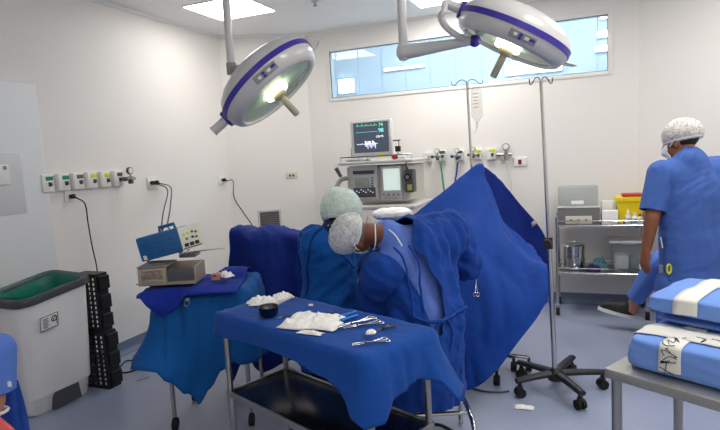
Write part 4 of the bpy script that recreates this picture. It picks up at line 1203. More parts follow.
def scissor(px, py, px2, py2, lab, m=M_chrome, name='forceps', spread=.02, ring=.012, z=0, grp='clamps and scissors on the instrument table'):
    """ring-handled instrument from its rings at (px,py) to its tip at (px2,py2)"""
    a, b = onT(px, py)+UP*(z), onT(px2, py2)+UP*z; d = (b-a); L = d.length; d.normalize(); s = V((-d.y, d.x, 0))
    r = thing(name, lab, 'surgical instrument', a, grp)
    for q in (-1, 1):
        zz = .0075 if q > 0 else .0035
        mb = MB(); c = a+s*q*spread+UP*zz
        mb.tube([c+(d*math.cos(t*PI/7)+s*math.sin(t*PI/7))*ring for t in range(14)], .0028, 8, closed=True)
        mb.tube([c+d*ring, a.lerp(b, .35)+s*q*.008+UP*zz, a.lerp(b, .62)+UP*zz, a.lerp(b, .8)-s*q*.003+UP*zz, b-s*q*.001+UP*zz], [.0036, .0022], 8)
        mb.build('blade_half', m, r, 60)
    mb = MB(); p = a.lerp(b, .62); mb.cyl(p+UP*.001, p+UP*.012, .0045, n=12); mb.build('pivot', m, r)
scissor(380, 323, 343, 329, 'slim ring-handled clamp, farthest of the two steel clamps lying side by side')
scissor(384, 324, 352, 330.5, 'ring-handled steel clamp lying just in front of another long clamp', z=.0)if False else None
scissor(372, 322, 338, 331.5, 'steel ring-handled clamp with its tip under the large gauze', spread=.016, z=.013)
scissor(386, 341, 352, 346, 'steel clamp nearest the front edge with cotton wad on it', spread=.018)
scissor(392, 327, 378, 331, 'short dark scissors at the far end of the instrument table', m=M_dsteel, spread=.014, ring=.009)
p = onT(371, 336.5); o = crumple('cotton_wad', p+UP*.0115, .018, .014, .018, M_gauze, .3, 21, 14); tag(o, 'small white cotton wad on the front steel clamp', 'gauze')
p = onT(345, 314)
for (x0, y0, x1, y1, lab) in ((338, 320, 356, 313.5, 'bright blue plastic handle lying behind the large gauze, farther one'), (341, 323, 358, 317, 'bright blue plastic handle lying behind the large gauze, nearer one')):
    a, b = onT(x0, y0), onT(x1, y1); d = (b-a).normalized()
    r = thing('blue_handpiece', lab, 'handpiece', a, 'blue handpieces on the instrument table')
    mb = MB(); mb.tube([a+UP*.0095, a.lerp(b, .5)+UP*.0095, b+UP*.0095], [.0085, .006], 12); mb.build('grip', mat('bright_blue', (16, 112, 200), rough=.4), r)
    mb = MB(); mb.tube([a+UP*.0095-d*.045, a+UP*.0095], [.0015, .004], 10); mb.build('tip', M_chrome, r)
for (x, y, c, lab) in ((331, 313, M_dgrey, 'tiny dark clip behind the blue handpieces'), (311, 306, M_white, 'tiny white cap near the far edge of the instrument table')):
    a = onT(x, y); r = thing('clip', lab, 'clip', a)
    mb = MB(); mb.box(a+UP*.005, (.022, .012, .0095), .003, rz=.4); mb.build('jaw', c, r); mb = MB(); mb.tube([a+UP*.006, a+UP*.010+RT*.02, a+UP*.004+RT*.035], .002, 8, 4); mb.build('spring', M_dsteel, r)
a, b = onT(277, 319), onT(289, 316); r = thing('scalpel', 'small scalpel with pale blade between the bowl and the large gauze', 'surgical instrument', a)
mb = MB(); mb.tube([a.lerp(b, .35)+UP*.004, b+UP*.004+(b-a)*.5], .0032, 8); mb.build('handle', M_dsteel, r); mb = MB(); mb.tube([a+UP*.003, a.lerp(b, .35)+UP*.004], [.001, .003], 6); mb.build('blade', M_chrome, r)

# ================================================================== draped stand with the electrosurgical unit
SZ1 = .797
sa = V((-2.15, 2.29, 0)); SL, SD = .46, .40
ST = frame(sa, RT, BK, UP)
r = thing('instrument_stand', 'wheeled steel stand hidden under the lighter blue cloth beside the bin', 'stand', ST @ V((SL/2, SD/2, 0)))
mb = MB(ST); mb.box((SL/2, SD/2, SZ1-.013), (SL, SD, .024), .004); mb.build('tabletop', M_steel, r)
for x in (.012, SL-.012):
    for y in (.012, SD-.012):
        mb = MB(ST); mb.cyl((x, y, .08), (x, y, SZ1-.026), .0125, n=14); lg = mb.build('leg', M_steel, r)
        mb = MB(ST); mb.cyl((x-.012, y, .0355), (x+.012, y, .0355), .035, n=18); mb.cyl((x, y, .04), (x, y, .085), .009, n=10); mb.build('caster', M_blackm, lg)
cs = [ST @ V(p) for p in ((-.006, -.006, 0), (SL+.006, -.006, 0), (SL+.006, SD+.006, 0), (-.006, SD+.006, 0))]
o = drop_cloth('stand_drape', cs, SZ1+.007,
               [[.37, .44, .54, .61, .52, .43, .39, .40], [.40, .42, .40, .36, .3], [.3, .32, .34, .3, .26], [.26, .22, .30, .36]],
               M_scloth, over=.016, flare=.10, folds=.04, seed=6, foldf=11, wav=.006, cfl=(.16, .02, .0, .05))
tag(o, 'lighter blue cloth over the wheeled stand with long pointed folds', 'drape')
ST_ = SZ1+.0125
# dark blue cloth bundle spread under the tray
mb = MB(); n = 22; rows = []
for i in range(n+1):
    row = []
    for j in range(n+1):
        u, v = i/n*2-1, j/n*2-1
        x = SL/2-.055+u*.27; sv = max(0, (-v-.8)/.2); y = (-.034+(v+.8)/1.8*.40) if v >= -.8 else -.034-.05*sv
        z = ST_+.004+.018*(1-abs(u)**4)*(1-abs(v)**4)*(.4+abs(noise.noise(V((u*2.4, v*2.4, 3)))))+.006*abs(noise.noise(V((u*7, v*7, 1))))
        if v < -.8: z -= sv*(.012+.105*max(0, 1-((u+.48)/.44)**2))
        if v > .1 and u > .15: z += .05*math.sin((v-.1)/.9*PI)*min(1, (u-.15)*3)
        row.append(ST @ V((x+.012*noise.noise(V((u*4, v*4, 7))), y+.012*noise.noise(V((u*4, v*4, 17))), max(z, ST_+.004 if v > -.8 else z))))
    rows.append(row)
mb.grid(rows); me = mb.mesh('cloth_wrap', M_bundle, 180); me = solidify(me, .004, 1); o = link('cloth_wrap', me)
tag(o, 'dark royal blue wrapping cloth opened out under the steel instrument box', 'cloth')
# instrument box / tray standing on the cloth
zb_ = ST_+.037
def sbox(name, lab, cat, lx0, lx1, ly0, ly1, z0, z1, m, bev=.004, rz=0, grp=None):
    r = thing(name, lab, cat, ST @ V(((lx0+lx1)/2, (ly0+ly1)/2, z0)), grp); return r
r = thing('instrument_box', 'open worn metal instrument box with clamps inside, on the dark blue wrapping cloth', 'instrument box', ST @ V((.11, .12, zb_)))
BX = ST @ Matrix.Translation((-.110, .0, zb_))
bl, bd, bh = .315, .20, .096
mb = MB(BX); mb.box((bl/2, bd/2, .003), (bl, bd, .006)); mb.build('bottom', M_tray, r)
for nm, c_, s_ in (('front_side', (bl*.25, .004, bh/2), (bl*.5, .008, bh)), ('end_side', (.004, bd/2, bh/2), (.008, bd-.017, bh)), ('end_side', (bl-.004, bd/2, bh/2), (.008, bd-.017, bh)), ('back_side', (bl/2, bd-.004, bh/2), (bl, .008, bh))):
    mb = MB(BX); mb.box(c_, s_, .002); sd_ = mb.build(nm, M_tray, r)
    if nm == 'front_side':
        mb = MB(BX)
        for k in range(2): mb.box((bl*.25, -.002, .028+k*.058), (bl*.46, .006, .012), .002)
        mb.box((.012, -.003, bh/2), (.02, .006, bh*.9), .002); mb.box((bl*.5-.012, -.003, bh/2), (.02, .006, bh*.9), .002)
        mb.build('ridge', M_tray, sd_)
        for k in range(7):
            mb = MB(BX); x = .03+k*.016; mb.tube([(x, -.005, .042), (x+.006, -.010, .06), (x-.002, -.008, .075+.004*(k % 3)), (x+.01, -.006, .088)], .0035, 8, 4); mb.build('clamp_ring', M_tray, sd_, 180)
mb = MB(BX); mb.box((bl*.74, .003, bh*.55), (bl*.46, .006, bh*.80), .002); mb.build('dark_panel', M_dgrey, r)
mb = MB(BX); mb.box((bl*.75, .003, bh*.12), (bl*.5, .006, .018), .002); mb.build('front_rail', M_tray, r)
mb = MB(BX); mb.tube([(-.012, .004, .012), (bl*.5, -.008, .006), (bl*.75, -.006, .012)], .004, 8, 4); mb.build('hinge_rod', M_tray, r, 180)
mb = MB(BX); mb.box((bl*.24, bd*.5, bh+.006), (bl*.52, bd*.94, .010), .004); mb.build('lid', mat('tray_lid', (142, 136, 134), rough=.5, metal=.4), r)
# electrosurgical unit, tilted, on the box
zt4 = zb_+bh+.018
U0 = ST @ V((-.122, .10, zt4+.002))
ux = (RT*.97-BK*.0+UP*.20).normalized(); uy = (BK*.98+RT*.15).normalized(); uy = (uy-ux*uy.dot(ux)).normalized(); uz = ux.cross(uy)
UX = frame(U0, ux, uy, uz); ul, ud, uh = .248, .20, .138
r = thing('electrosurgical_unit', 'tilted blue electrosurgical unit with cream control face on top of the instrument box', 'electrosurgical unit', U0)
mb = MB(UX); mb.box((ul/2, ud/2, uh/2), (ul, ud, uh), .010); mb.build('cover', M_boxblue, r)
mb = MB(UX)
for k in range(3):
    for j in range(3): mb.box((.05+.075*j+.01*(k % 2), -.001, .030+.028*k), (.045, .004, .004), .001)
mb.build('vent_grille', mat('machine_blue_dark', (8, 60, 110), rough=.5), r)
mb = MB(UX); mb.box((.028, -.001, .02), (.020, .004, .026), .002); mb.build('badge', M_white, r)
# control face on the end, angled towards the room
e0 = V((ul+.001, 0, 0)); 
Fm = UX @ frame(V((ul+.0005, -.0, .0)), V((.62, .78, 0)).normalized(), V((0, 0, 1)), V((.78, -.62, 0)).normalized())
mb = MB(UX)
poly = [(ul+.001, .0), (ul+.085, .105), (ul+.085, .19), (ul+.001, .19)]
mb.prism(poly, uh-.004, Matrix.Translation((0, 0, .002))); fc = mb.build('control_face', M_boxcream, r, 30)
for k, (x, z, m) in enumerate(((.03, .092, M_yellow), (.055, .094, M_yellow), (.085, .096, M_greyl), (.108, .09, M_greyl), (.04, .064, M_greyl), (.08, .066, M_ink), (.105, .062, M_greyl))):
    mb = MB(Fm); mb.cyl((x, z, .0), (x, z, .006), .007, n=14); mb.build('knob', m, fc)
for k in range(3): mb = MB(Fm); mb.box((.03+.035*k, .03, .003), (.026, .02, .006), .002); mb.build('connector', M_ink, fc)
mb = MB(Fm); mb.box((.066, .012, .003), (.12, .006, .005), .001); mb.build('bezel', M_dgrey, fc)
mb = MB(UX); mb.tube([(ul*.50, ud*.35, uh-.004), (ul*.50, ud*.35, uh+.027), (ul*.86, ud*.35, uh+.027), (ul*.86, ud*.35, uh-.004)], .010, 8); mb.build('carry_handle', M_boxblue, r)
for x in (.03, ul-.03):
    for y in (.03, ud-.03): mb = MB(UX); mb.cyl((x, y, .002), (x, y, -.010 if x < .1 else -.012), .010, n=12); mb.build('foot', M_grey, r)
# wedge that props its raised end: folded grey pad
r = thing('folded_pad', 'flat grey pad wedged under the raised end of the electrosurgical unit', 'pad', ST @ V((.10, .27, zb_+bh+.012)))
mb = MB(ST); mb.box((.10, .27, zb_+bh+.0225), (.10, .11, .019), .008); mb.build('pad', mat('pad_grey', (132, 122, 124), rough=.7), r)
a = ST @ V((.12, .27, zb_+bh+.0325)); r = thing('forceps', 'long thin steel forceps pointing out from under the blue electrosurgical unit', 'surgical instrument', a)
for q in (-1, 1):
    mb = MB(); mb.tube([a+UP*.005, a+RT*.08+BK*.006*q+UP*.010, a+RT*.19+BK*.002*q+UP*.016], [.004, .0018], 8); mb.build('prong', M_steel, r, 180)
p = ST @ V((.345, .09, ST_+.048)); o = crumple('gauze_swab', p, .052, .030, .034, M_gauze, YAW-.7, 13, 18); tag(o, 'white gauze swab on the blue stand cloth beside the metal box', 'gauze')
p = ST @ V((.305, .06, ST_+.040)); r = thing('cardboard_sleeve', 'small brown and red packet between the metal box and the gauze', 'packet', p)
mb = MB(ST); mb.box((.305, .055, ST_+.058), (.05, .03, .034), .003); mb.build('sleeve', mat('card_brown', (186, 140, 110), rough=.7), r)
mb = MB(ST); mb.box((.300, .0385, ST_+.066), (.022, .004, .014), .001); mb.build('red_mark', M_red, r)
p = ST @ V((.335, .0, SZ1-.0)); 
r = thing('towel_clip', 'small steel towel clip on the front edge of the wrapping cloth', 'clip', ST @ V((.15, -.046, SZ1-.06)))
mb = MB(ST); mb.box((.16, -.040, SZ1-.028), (.035, .012, .024), .004); mb.tube([(.145, -.042, SZ1-.035), (.15, -.046, SZ1-.06), (.17, -.046, SZ1-.06), (.175, -.042, SZ1-.035)], .003, 8, 4); mb.build('clip', M_steel, r)

# ================================================================== operating table and drapes
OC = at(385, 215, 3.9); OC.z = 0
OT = frame(OC, RT, BK, UP)
r = thing('operating_table', 'operating table under the blue drapes with a steel column', 'operating table', OC)
mb = MB(OT); mb.box((-.14, 0, .79), (1.42, .46, .09), .03); mb.build('mattress', M_black, r)
mb = MB(OT); mb.box((-.14, 0, .725), (1.40, .44, .035), .008); mb.build('bed_frame', M_steel, r)
mb = MB(OT); mb.box((0, 0, .41), (.24, .22, .60), .02); mb.build('column', M_steel, r)
mb = MB(OT); mb.box((0, 0, .06), (.9, .40, .11), .03); mb.build('base', M_lgrey, r)
# dark drape hung over the far end of the table (leg end)
def rowpx(pts): return [at(*p) for p in pts]
LT = rowpx([(231, 227.5, 3.67), (240, 226.5, 3.68), (252, 230, 3.68), (268, 226, 3.71), (284, 231, 3.68), (300, 234.5, 3.64), (318, 232, 3.62), (328, 232, 3.60)])
LT = [p-UP*.008 for p in LT]; back = [p+BK*.68-UP*.12 for p in LT]; back2 = [p+BK*.72-UP*.38 for p in LT]
mid = rowpx([(227, 255, 3.58), (238, 256, 3.58), (252, 258, 3.58), (268, 257, 3.58), (284, 259, 3.57), (300, 260, 3.56), (318, 262, 3.55), (328, 262, 3.54)])
mid2 = rowpx([(219, 300, 3.54), (232, 302, 3.52), (250, 303, 3.51), (267, 303, 3.51), (284, 304, 3.51), (300, 304, 3.51), (318, 305, 3.51), (328, 306, 3.51)])
low = rowpx([(212, 345, 3.48), (222, 398, 3.42), (240, 366, 3.47), (262, 372, 3.47), (284, 366, 3.48), (300, 362, 3.49), (318, 360, 3.49), (328, 360, 3.49)]); low[0] += BK*.24; low[1] += BK*.22; low[2] += BK*.1; mid2[0] += BK*.20; mid2[1] += BK*.17; mid2[2] += BK*.15; low[2] += BK*.08; mid[0] += BK*.08; mid[1] += BK*.08
for row in (LT, mid, mid2, low):
    for k in (4, 5, 6, 7): row[k] += BK*.07
o = sheet('surgical_drape', [back2, back, LT, mid, mid2, low], 7, M_draped, amp=.014, f=(2.5, 11), seed=3)
tag(o, 'dark blue drape hanging over the table end behind the wheeled stand', 'drape')
# brighter sheet over the middle of the table
MZ = [(0, .93, -.02), (0, .965, .08), (0, .97, .20)]
rows = []
for (yb, zz) in ((-.262, .70), (-.255, .90), (-.235, .965), (-.10, 1.0), (.06, .985), (.22, .95), (.29, .84), (.31, .66)):
    rows.append([OT @ V((x, yb, zz+.03*math.sin(x*7)*(zz > .9))) for x in (-.25, -.16, -.08, 0, .07)])
o = sheet('surgical_drape', rows, 6, M_gownb, amp=.010, a=(1, 0, 0), f=(3, 12), seed=9)
tag(o, 'bright blue sheet over the middle of the table between the surgeons and the monitor', 'drape')
p = at(392, 214, 4.2)
r = thing('pillow', 'white pillow at the far side of the table below the anaesthesia machine', 'pillow', OT @ V((.06, .13, 1.0)))
bm = bmesh.new(); bmesh.ops.create_cube(bm, size=2); bmesh.ops.subdivide_edges(bm, edges=bm.edges[:], cuts=14, use_grid_fill=True)
for v in bm.verts:
    c = v.co; e = 4; L = (abs(c.x)**e+abs(c.y)**e+abs(c.z)**e)**(1/e); q = c/L
    t = (1-.5*abs(q.x)**3)*(1-.45*abs(q.y)**3)
    v.co = OT @ V((.06+q.x*.145, .13+q.y*.10, 1.052+q.z*.045*t+.006*noise.noise(q*3)))
me = bpy.data.meshes.new('cover'); bm.to_mesh(me); bm.free(); me.materials.append(M_gauze); me.shade_smooth(); link('cover', me, r)

# tall tent drape tied up to the pole
G = [[(404, 221, 3.72), (440, 193, 3.95), (479.5, 163, 4.20), (490, 184, 4.14), (504, 218, 3.98), (533, 245, 3.75)],
     [(408, 238, 3.62), (444, 224, 3.78), (481, 196, 3.95), (496, 212, 3.90), (515, 240, 3.78), (543, 258, 3.58)],
     [(420, 262, 3.50), (452, 254, 3.52), (484, 238, 3.62), (505, 246, 3.60), (527, 258, 3.53), (549, 269, 3.44)],
     [(436, 300, 3.40), (458, 296, 3.36), (487, 282, 3.36), (512, 280, 3.36), (534, 280, 3.38), (551, 280, 3.38)],
     [(450, 345, 3.30), (464, 342, 3.22), (489, 328, 3.20), (513, 316, 3.20), (536, 302, 3.26), (549, 290, 3.32)],
     [(456, 391, 3.24), (474, 388, 3.14), (493, 374, 3.12), (515, 347, 3.14), (537, 317, 3.20), (548, 300, 3.28)]]
o = sheet('surgical_drape', [rowpx(g) for g in G], 9, M_drapet, amp=.024, a=at(479, 163, 4.2)-at(500, 350, 3.2), f=(1.4, 8), seed=5, crease=.004)
tag(o, 'tall mid-blue drape pulled up to a peak on the pole like a tent', 'drape')
tent = o
G = [[(480.5, 164, 4.235), (492, 172, 4.30), (503, 183, 4.34), (520, 204, 4.32), (539, 226, 4.25), (548, 246, 4.15)],
     [(486, 190, 4.25), (497, 196, 4.30), (508, 204, 4.33), (524, 222, 4.31), (541, 242, 4.22), (549.5, 258, 4.12)],
     [(490, 225, 4.22), (502, 230, 4.28), (513, 236, 4.30), (528, 248, 4.28), (543, 260, 4.18), (550.5, 270, 4.08)],
     [(494, 262, 4.2), (506, 264, 4.24), (517, 268, 4.26), (531, 274, 4.24), (545, 280, 4.14), (551, 284, 4.05)]]
o = sheet('surgical_drape', [rowpx(g) for g in G], 7, M_draped, amp=.009, a=(.4, 0, 1), f=(2, 10), seed=12)
tag(o, 'dark navy inner drape showing behind the edge of the tall tent drape', 'drape')
r = thing('clear_tape', 'small grey strip of tape on the edge of the dark inner drape', 'tape', at(533, 223, 4.2))
me_ = bpy.data.objects[o.name].data; bv = BVHTree.FromPolygons([v.co+o.location for v in me_.vertices], [tuple(p.vertices) for p in me_.polygons])
rows = []
for t in range(5):
    row = []
    for w in (-1, 0, 1):
        q, nn, _, _ = bv.find_nearest(at(529+t*2.4, 225-t*1.6+w*3, 4.22)); nn = nn if nn.dot(CO-q) > 0 else -nn
        row.append(q+nn*.006)
    rows.append(row)
mb = MB(); mb.grid(rows); me = solidify(mb.mesh('strip', M_grey, 180), .001, 1); link('strip', me, r)
# towel clamp hanging on the tent drape
bvt = BVHTree.FromPolygons([v.co+tent.location for v in tent.data.vertices], [tuple(p.vertices) for p in tent.data.polygons])
def ontent(px, py, lift=.026):
    d = ray(px, py).normalized(); h_ = bvt.ray_cast(CO, d)
    q, nn = (h_[0], h_[1]) if h_[0] else bvt.find_nearest(at(px, py, 3.3))[:2]
    nn = nn if nn.dot(CO-q) > 0 else -nn
    return q+nn*lift
p = ontent(477, 280)
r = thing('towel_clamp', 'steel ring-handled towel clamp hanging on the tall tent drape', 'surgical instrument', ontent(477, 297))
for q in (-1, 1):
    mb = MB(); a, b, c_ = ontent(477-q*.6, 278), ontent(477+q*1.0, 288), ontent(477+q*2.4, 294)
    mb.tube([a, b, c_], .0026, 8, 5); mb.tube([c_+(RT*math.cos(t*PI/6)-UP*(1+math.sin(t*PI/6)))*.011 for t in range(12)], .0026, 8, closed=True); mb.build('arm', M_chrome, r, 180)

# wheeled base poking out under the tent drape
c0 = onz(508, 374, 0)
r = thing('drape_stand', 'low chrome wheeled stand showing under the hem of the tall tent drape', 'stand', V((-.47, 3.60, 0)))
b_ = V((-.50, 3.62, 0))
mb = MB(); mb.cyl(b_+UP*.09, b_+UP*.62, .0125, n=14); mb.build('upright', M_chrome, r)
for (px, py) in ((497, 385), (529, 371), (514, 371)):
    w = onz(px, py, 0); w.z = 0
    mb = MB(); mb.tube([b_+UP*.10, w.lerp(b_, .5)+UP*.10, w+UP*.095], .013, 10); lg = mb.build('leg', M_chrome, r)
    s_ = V((1, 0, 0)); mb = MB(); mb.cyl(w+UP*.05, w+UP*.095, .010, n=10)
    mb.build('caster_stem', M_black, lg)
    mb = MB()
    mb.cyl(w-s_*.018+UP*.0325, w+s_*.018+UP*.0325, .032, n=20); mb.build('caster', M_blackm, lg)

# small things on the floor
p = onz(524, 408, 0); o = crumple('gauze_scrap', V((p.x, p.y, .002)), .052, .026, .016, M_gauze, YAW-.3, 33, 18); tag(o, 'crumpled white gauze scrap lying on the floor below the tent drape', 'gauze')
r = thing('loose_caster', 'worn grey and brass caster on the floor beside the black crate', 'caster', V((*onz(141, 368, 0)[:2], 0)))
p = r.location; mb = MB(); mb.cyl(p+V((-.014, 0, .036)), p+V((.014, .006, .036)), .036, n=20); mb.build('wheel', M_grey, r); mb = MB(); mb.box(p+V((0, 0, .085)), (.05, .05, .03), .008); mb.cyl(p+UP*.06, p+UP*.10, .012, n=10); mb.build('fork', mat('brass', (150, 130, 80), rough=.4, metal=.7), r)
mb = MB(); f = lambda x, y, z=.006: onz(x, y, z)
mb.tube([f(118, 363), f(122, 372), f(132, 371), f(140, 366), f(136, 361), f(126, 361), f(120, 367)], .0055, 8, 8); tag(mb.build('floor_cable', M_cord, smooth=180), 'black cable looped on the floor between crate and wheeled stand', 'cord')
mb = MB(); mb.tube([f(468, 386), f(475, 389), f(487, 391.5), f(500, 392), f(509, 391)], .006, 8, 8); tag(mb.build('floor_cable', M_dgrey, smooth=180), 'grey cable lying on the floor under the tent drape', 'cord')
mb = MB(); mb.tube([f(428, 424), f(440, 425), f(452, 431), f(462, 440), f(468, 452)], .009, 8, 8); tag(mb.build('floor_cable', M_cord, smooth=180), 'thick black cable curving on the floor beside the stool', 'cord')
p = f(144, 379, .001); r = thing('floor_mark', 'small dark worn lettering on the floor in front of the loose caster', 'mark', p)
mb = MB()
for k in range(5): q = f(138+k*2.6, 380.5-k*.8, .0012); mb.box(q, (.010, .03 if k > 2 else .014, .0016), rz=YAW)
mb.build('lettering', mat('worn_ink', (92, 96, 116), rough=.6), r, 0)

# ================================================================== stools
def stool(c, h, lab, ang=0, loop=False, rad=.165):
    r = thing('stool', lab, 'stool', c)
    S = Matrix.Translation(c) @ Matrix.Rotation(ang, 4, 'Z')
    mb = MB(S); mb.lathe([(.0001, h-.09), (rad*.5, h-.09), (rad-.02, h-.05), (rad, h-.04), (rad+.003, h-.02), (rad-.02, h-.001), (.0001, h)], 32); mb.build('seat', M_black, r, 40)
    if loop:
        for s_ in (-1, 1):
            x = s_*.205
            mb = MB(S); mb.tube([(x, -.20, .0135), (x, -.185, h-.17), (x, -.12, h-.105), (x, .12, h-.105), (x, .185, h-.17), (x, .20, .0135)], .013, 10, 5); mb.build('leg_frame', M_chrome, r, 180)
        for y in (-.06, .06): mb = MB(S); mb.cyl((-.205, y, h-.10), (.205, y, h-.10), .010, n=10); mb.build('cross_bar', M_chrome, r)
    else:
        mb = MB(S); mb.cyl((0, 0, .11), (0, 0, h-.05), .022, n=16); mb.build('post', M_chrome, r)
        for k in range(5):
            a = 2*PI*k/5; d = V((math.cos(a), math.sin(a), 0))
            mb = MB(S); mb.tube([d*.02+UP*.115, d*.24+UP*.085], [.02, .013], 10); lg = mb.build('leg', M_chrome, r)
            n_ = V((-d.y, d.x, 0)); mb = MB(S); mb.cyl(d*.23+n_*-.012+UP*.0285, d*.23+n_*.012+UP*.0285, .028, n=16); mb.cyl(d*.23+UP*.03, d*.23+UP*.085, .008, n=8); mb.build('caster', M_blackm, lg)
    return r

# ================================================================== people
def hand(mb, w, d, n, side, s=1.0, curl=.7):
    """palm + five fingers: W wrist, D pointing along the hand, N out of the palm, SIDE towards the thumb"""
    d = V(d).normalized(); n = V(n); n = (n-d*n.dot(d)).normalized(); t = V(side); t = (t-d*t.dot(d)-n*t.dot(n)).normalized()
    capsule(mb, w, .025*s, w+d*.045*s, .031*s, flat=(n, .62)); capsule(mb, w+d*.03*s+t*.014*s, .024*s, w+d*.085*s+t*.016*s, .023*s, flat=(n, .6)); capsule(mb, w+d*.03*s-t*.014*s, .024*s, w+d*.080*s-t*.018*s, .021*s, flat=(n, .6))
    for k, (off, L) in enumerate(((.030, .072), (.011, .082), (-.009, .076), (-.028, .058))):
        b = w+d*(.088-.006*abs(k-1))*s+t*off*s; a1 = curl*.35; a2 = curl*.9; a3 = curl*1.4
        p1 = b+(d*math.cos(a1)+n*math.sin(a1))*L*.45*s; p2 = p1+(d*math.cos(a2)+n*math.sin(a2))*L*.32*s; p3 = p2+(d*math.cos(a3)+n*math.sin(a3))*L*.23*s
        capsule(mb, b, .0105*s, p1, .0098*s, 10); capsule(mb, p1, .0098*s, p2, .0092*s, 10); capsule(mb, p2, .0092*s, p3, .0085*s, 10)
    b = w+d*.022*s+t*.028*s; p1 = b+(d*.62+t*.55+n*.35).normalized()*.042*s; p2 = p1+(d*.85+t*.12+n*.4).normalized()*.032*s
    capsule(mb, w+d*.01*s+t*.012*s, .017*s, p1, .0125*s, 10); capsule(mb, p1, .0125*s, p2, .0105*s, 10)

def head(mb, c, f, u, s=1.0):
    """C: centre of the skull, F: face direction, U: crown direction"""
    f = V(f).normalized(); u = V(u); u = (u-f*u.dot(f)).normalized(); x = f.cross(u).normalized()
    R = Matrix(((x.x, f.x, u.x, 0), (x.y, f.y, u.y, 0), (x.z, f.z, u.z, 0), (0, 0, 0, 1)))
    P = lambda a, b, d: c+(x*a+f*b+u*d)*s
    mb.ell(P(0, -.008, .025), (.076*s, .097*s, .088*s), R); mb.ell(P(0, .034, -.045), (.058*s, .062*s, .075*s), R); mb.ell(P(0, .055, -.090), (.034*s, .034*s, .028*s), R)
    capsule(mb, P(0, .088, .012), .011*s, P(0, .108, -.028), .015*s, 10); mb.ell(P(0, .098, -.033), (.020*s, .014*s, .011*s), R)
    mb.ell(P(0, .086, -.062), (.027*s, .012*s, .008*s), R); mb.ell(P(0, .084, -.074), (.024*s, .012*s, .008*s), R)
    mb.ell(P(0, .078, .028), (.055*s, .018*s, .012*s), R)
    for q in (-1, 1):
        mb.ell(P(q*.078, -.006, -.012), (.011*s, .020*s, .032*s), R); mb.ell(P(q*.040, .062, -.030), (.024*s, .022*s, .022*s), R)
    return R, P, x, f, u

def eyes(r, P, R, s=1.0):
    for q in (-1, 1):
        mb = MB(); mb.ell(P(q*.031, .079, .006), (.014*s, .011*s, .009*s), R, 12, 8); e = mb.build('eye', mat('eye_white', (226, 222, 216), rough=.3), r)
        mb = MB(); mb.ell(P(q*.031, .0875, .006), (.006*s, .0035*s, .006*s), R, 10, 6); mb.build('iris', M_hair, e)

def mask(r, P, R, m=None, s=1.0):
    mb = MB(); rows = []
    for i in range(9):
        v = i/8; row = []
        for j in range(15):
            a = (j/14-.5)*2.3; w = .071+.004*math.sin(PI*v)
            z = -.018-.092*v; out = .074+.036*math.sin(PI*min(1, v*1.15+.1))
            row.append(P(math.sin(a)*w*1.02, math.cos(a)*out+.012-.010*v+.003*math.sin(v*PI*6), z*1.0+(.018*abs(a)*(.5-v))))
        rows.append(row)
    mb.grid(rows); me = solidify(mb.mesh('mask', m or M_maskw, 180), .002, 1); mk = link('mask', me, r)
    for z0, z1, nm in ((-.024, .045, 'mask_tie'), (-.100, -.085, 'mask_tie')):
        for q in (-1, 1):
            mb = MB(); mb.tube([P(q*.070, .035, z0), P(q*.086, .0, (z0*.6+z1*.4)), P(q*.080, -.055, z1*.9+z0*.1), P(q*.01, -.108, z1)], .0032, 6, 6); mb.build(nm, M_maskw, mk, 180)
    return mk

def bouffant(r, c, R, rad, m, seed, tilt=0, band=True, nm='cap', puff=.010, drop=.64):
    """gathered cap: puckered ellipsoid open below, with an elastic band"""
    mb = MB(); rows = []; n, k = 48, 18
    for i in range(k+1):
        t = .001+drop*PI*i/k; row = []
        for j in range(n):
            a = 2*PI*j/n
            pk = 1+puff*8*(abs(noise.noise(V((math.cos(a)*4.5, math.sin(a)*4.5, i*.28+seed))))-.2)+.03*noise.noise(V((math.cos(a)*1.2, math.sin(a)*1.2, i*.1+seed)))
            e = 1 if i < k-1 else .95
            row.append(V((math.sin(t)*math.cos(a)*rad[0]*pk*e, math.sin(t)*math.sin(a)*rad[1]*pk*e, math.cos(t)*rad[2]*pk)))
        rows.append(row)
    T = Matrix.Translation(c) @ R
    rows = [[T @ p for p in row] for row in rows]
    mb.grid(rows, closed=True); o = mb.build(nm, m, r, 180)
    if band:
        mb = MB(); mb.tube([p for p in rows[-2]], .0048, 6, closed=True); mb.build('elastic_band', M_maskw, o, 180)
    return o

def shoe(mb, heel, d, s=1.0, up=UP):
    d = V(d).normalized(); up = V(up); up = (up-d*up.dot(d)).normalized(); x = d.cross(up)
    rows = []
    for i in range(13):
        t = i/12; w = (.034+.014*math.sin(PI*min(1, t*1.25))-(.02*max(0, t-.85)/.15))*s; h = (.085*(1-t)**.6*.9+.038*(1-.5*max(0, t-.8)/.2))*s
        if i in (0, 12): w *= .55; h *= .8
        row = []
        for k in range(14):
            a = 2*PI*k/14; row.append(heel+d*(t*.275*s)+x*math.cos(a)*w+up*(.024*s+max(-.5, .5*math.sin(a)+.5-.5)*h if math.sin(a) < 0 else .024*s+math.sin(a)*h))
        row = [p if (p-heel).dot(up) > .022*s else p+up*(.022*s-(p-heel).dot(up)) for p in row]
        rows.append(row)
    mb.grid(rows, closed=True); N = 14; mb.add([p for p in rows[0]], [tuple(range(N))]); mb.add([p for p in rows[-1]], [tuple(range(N))])
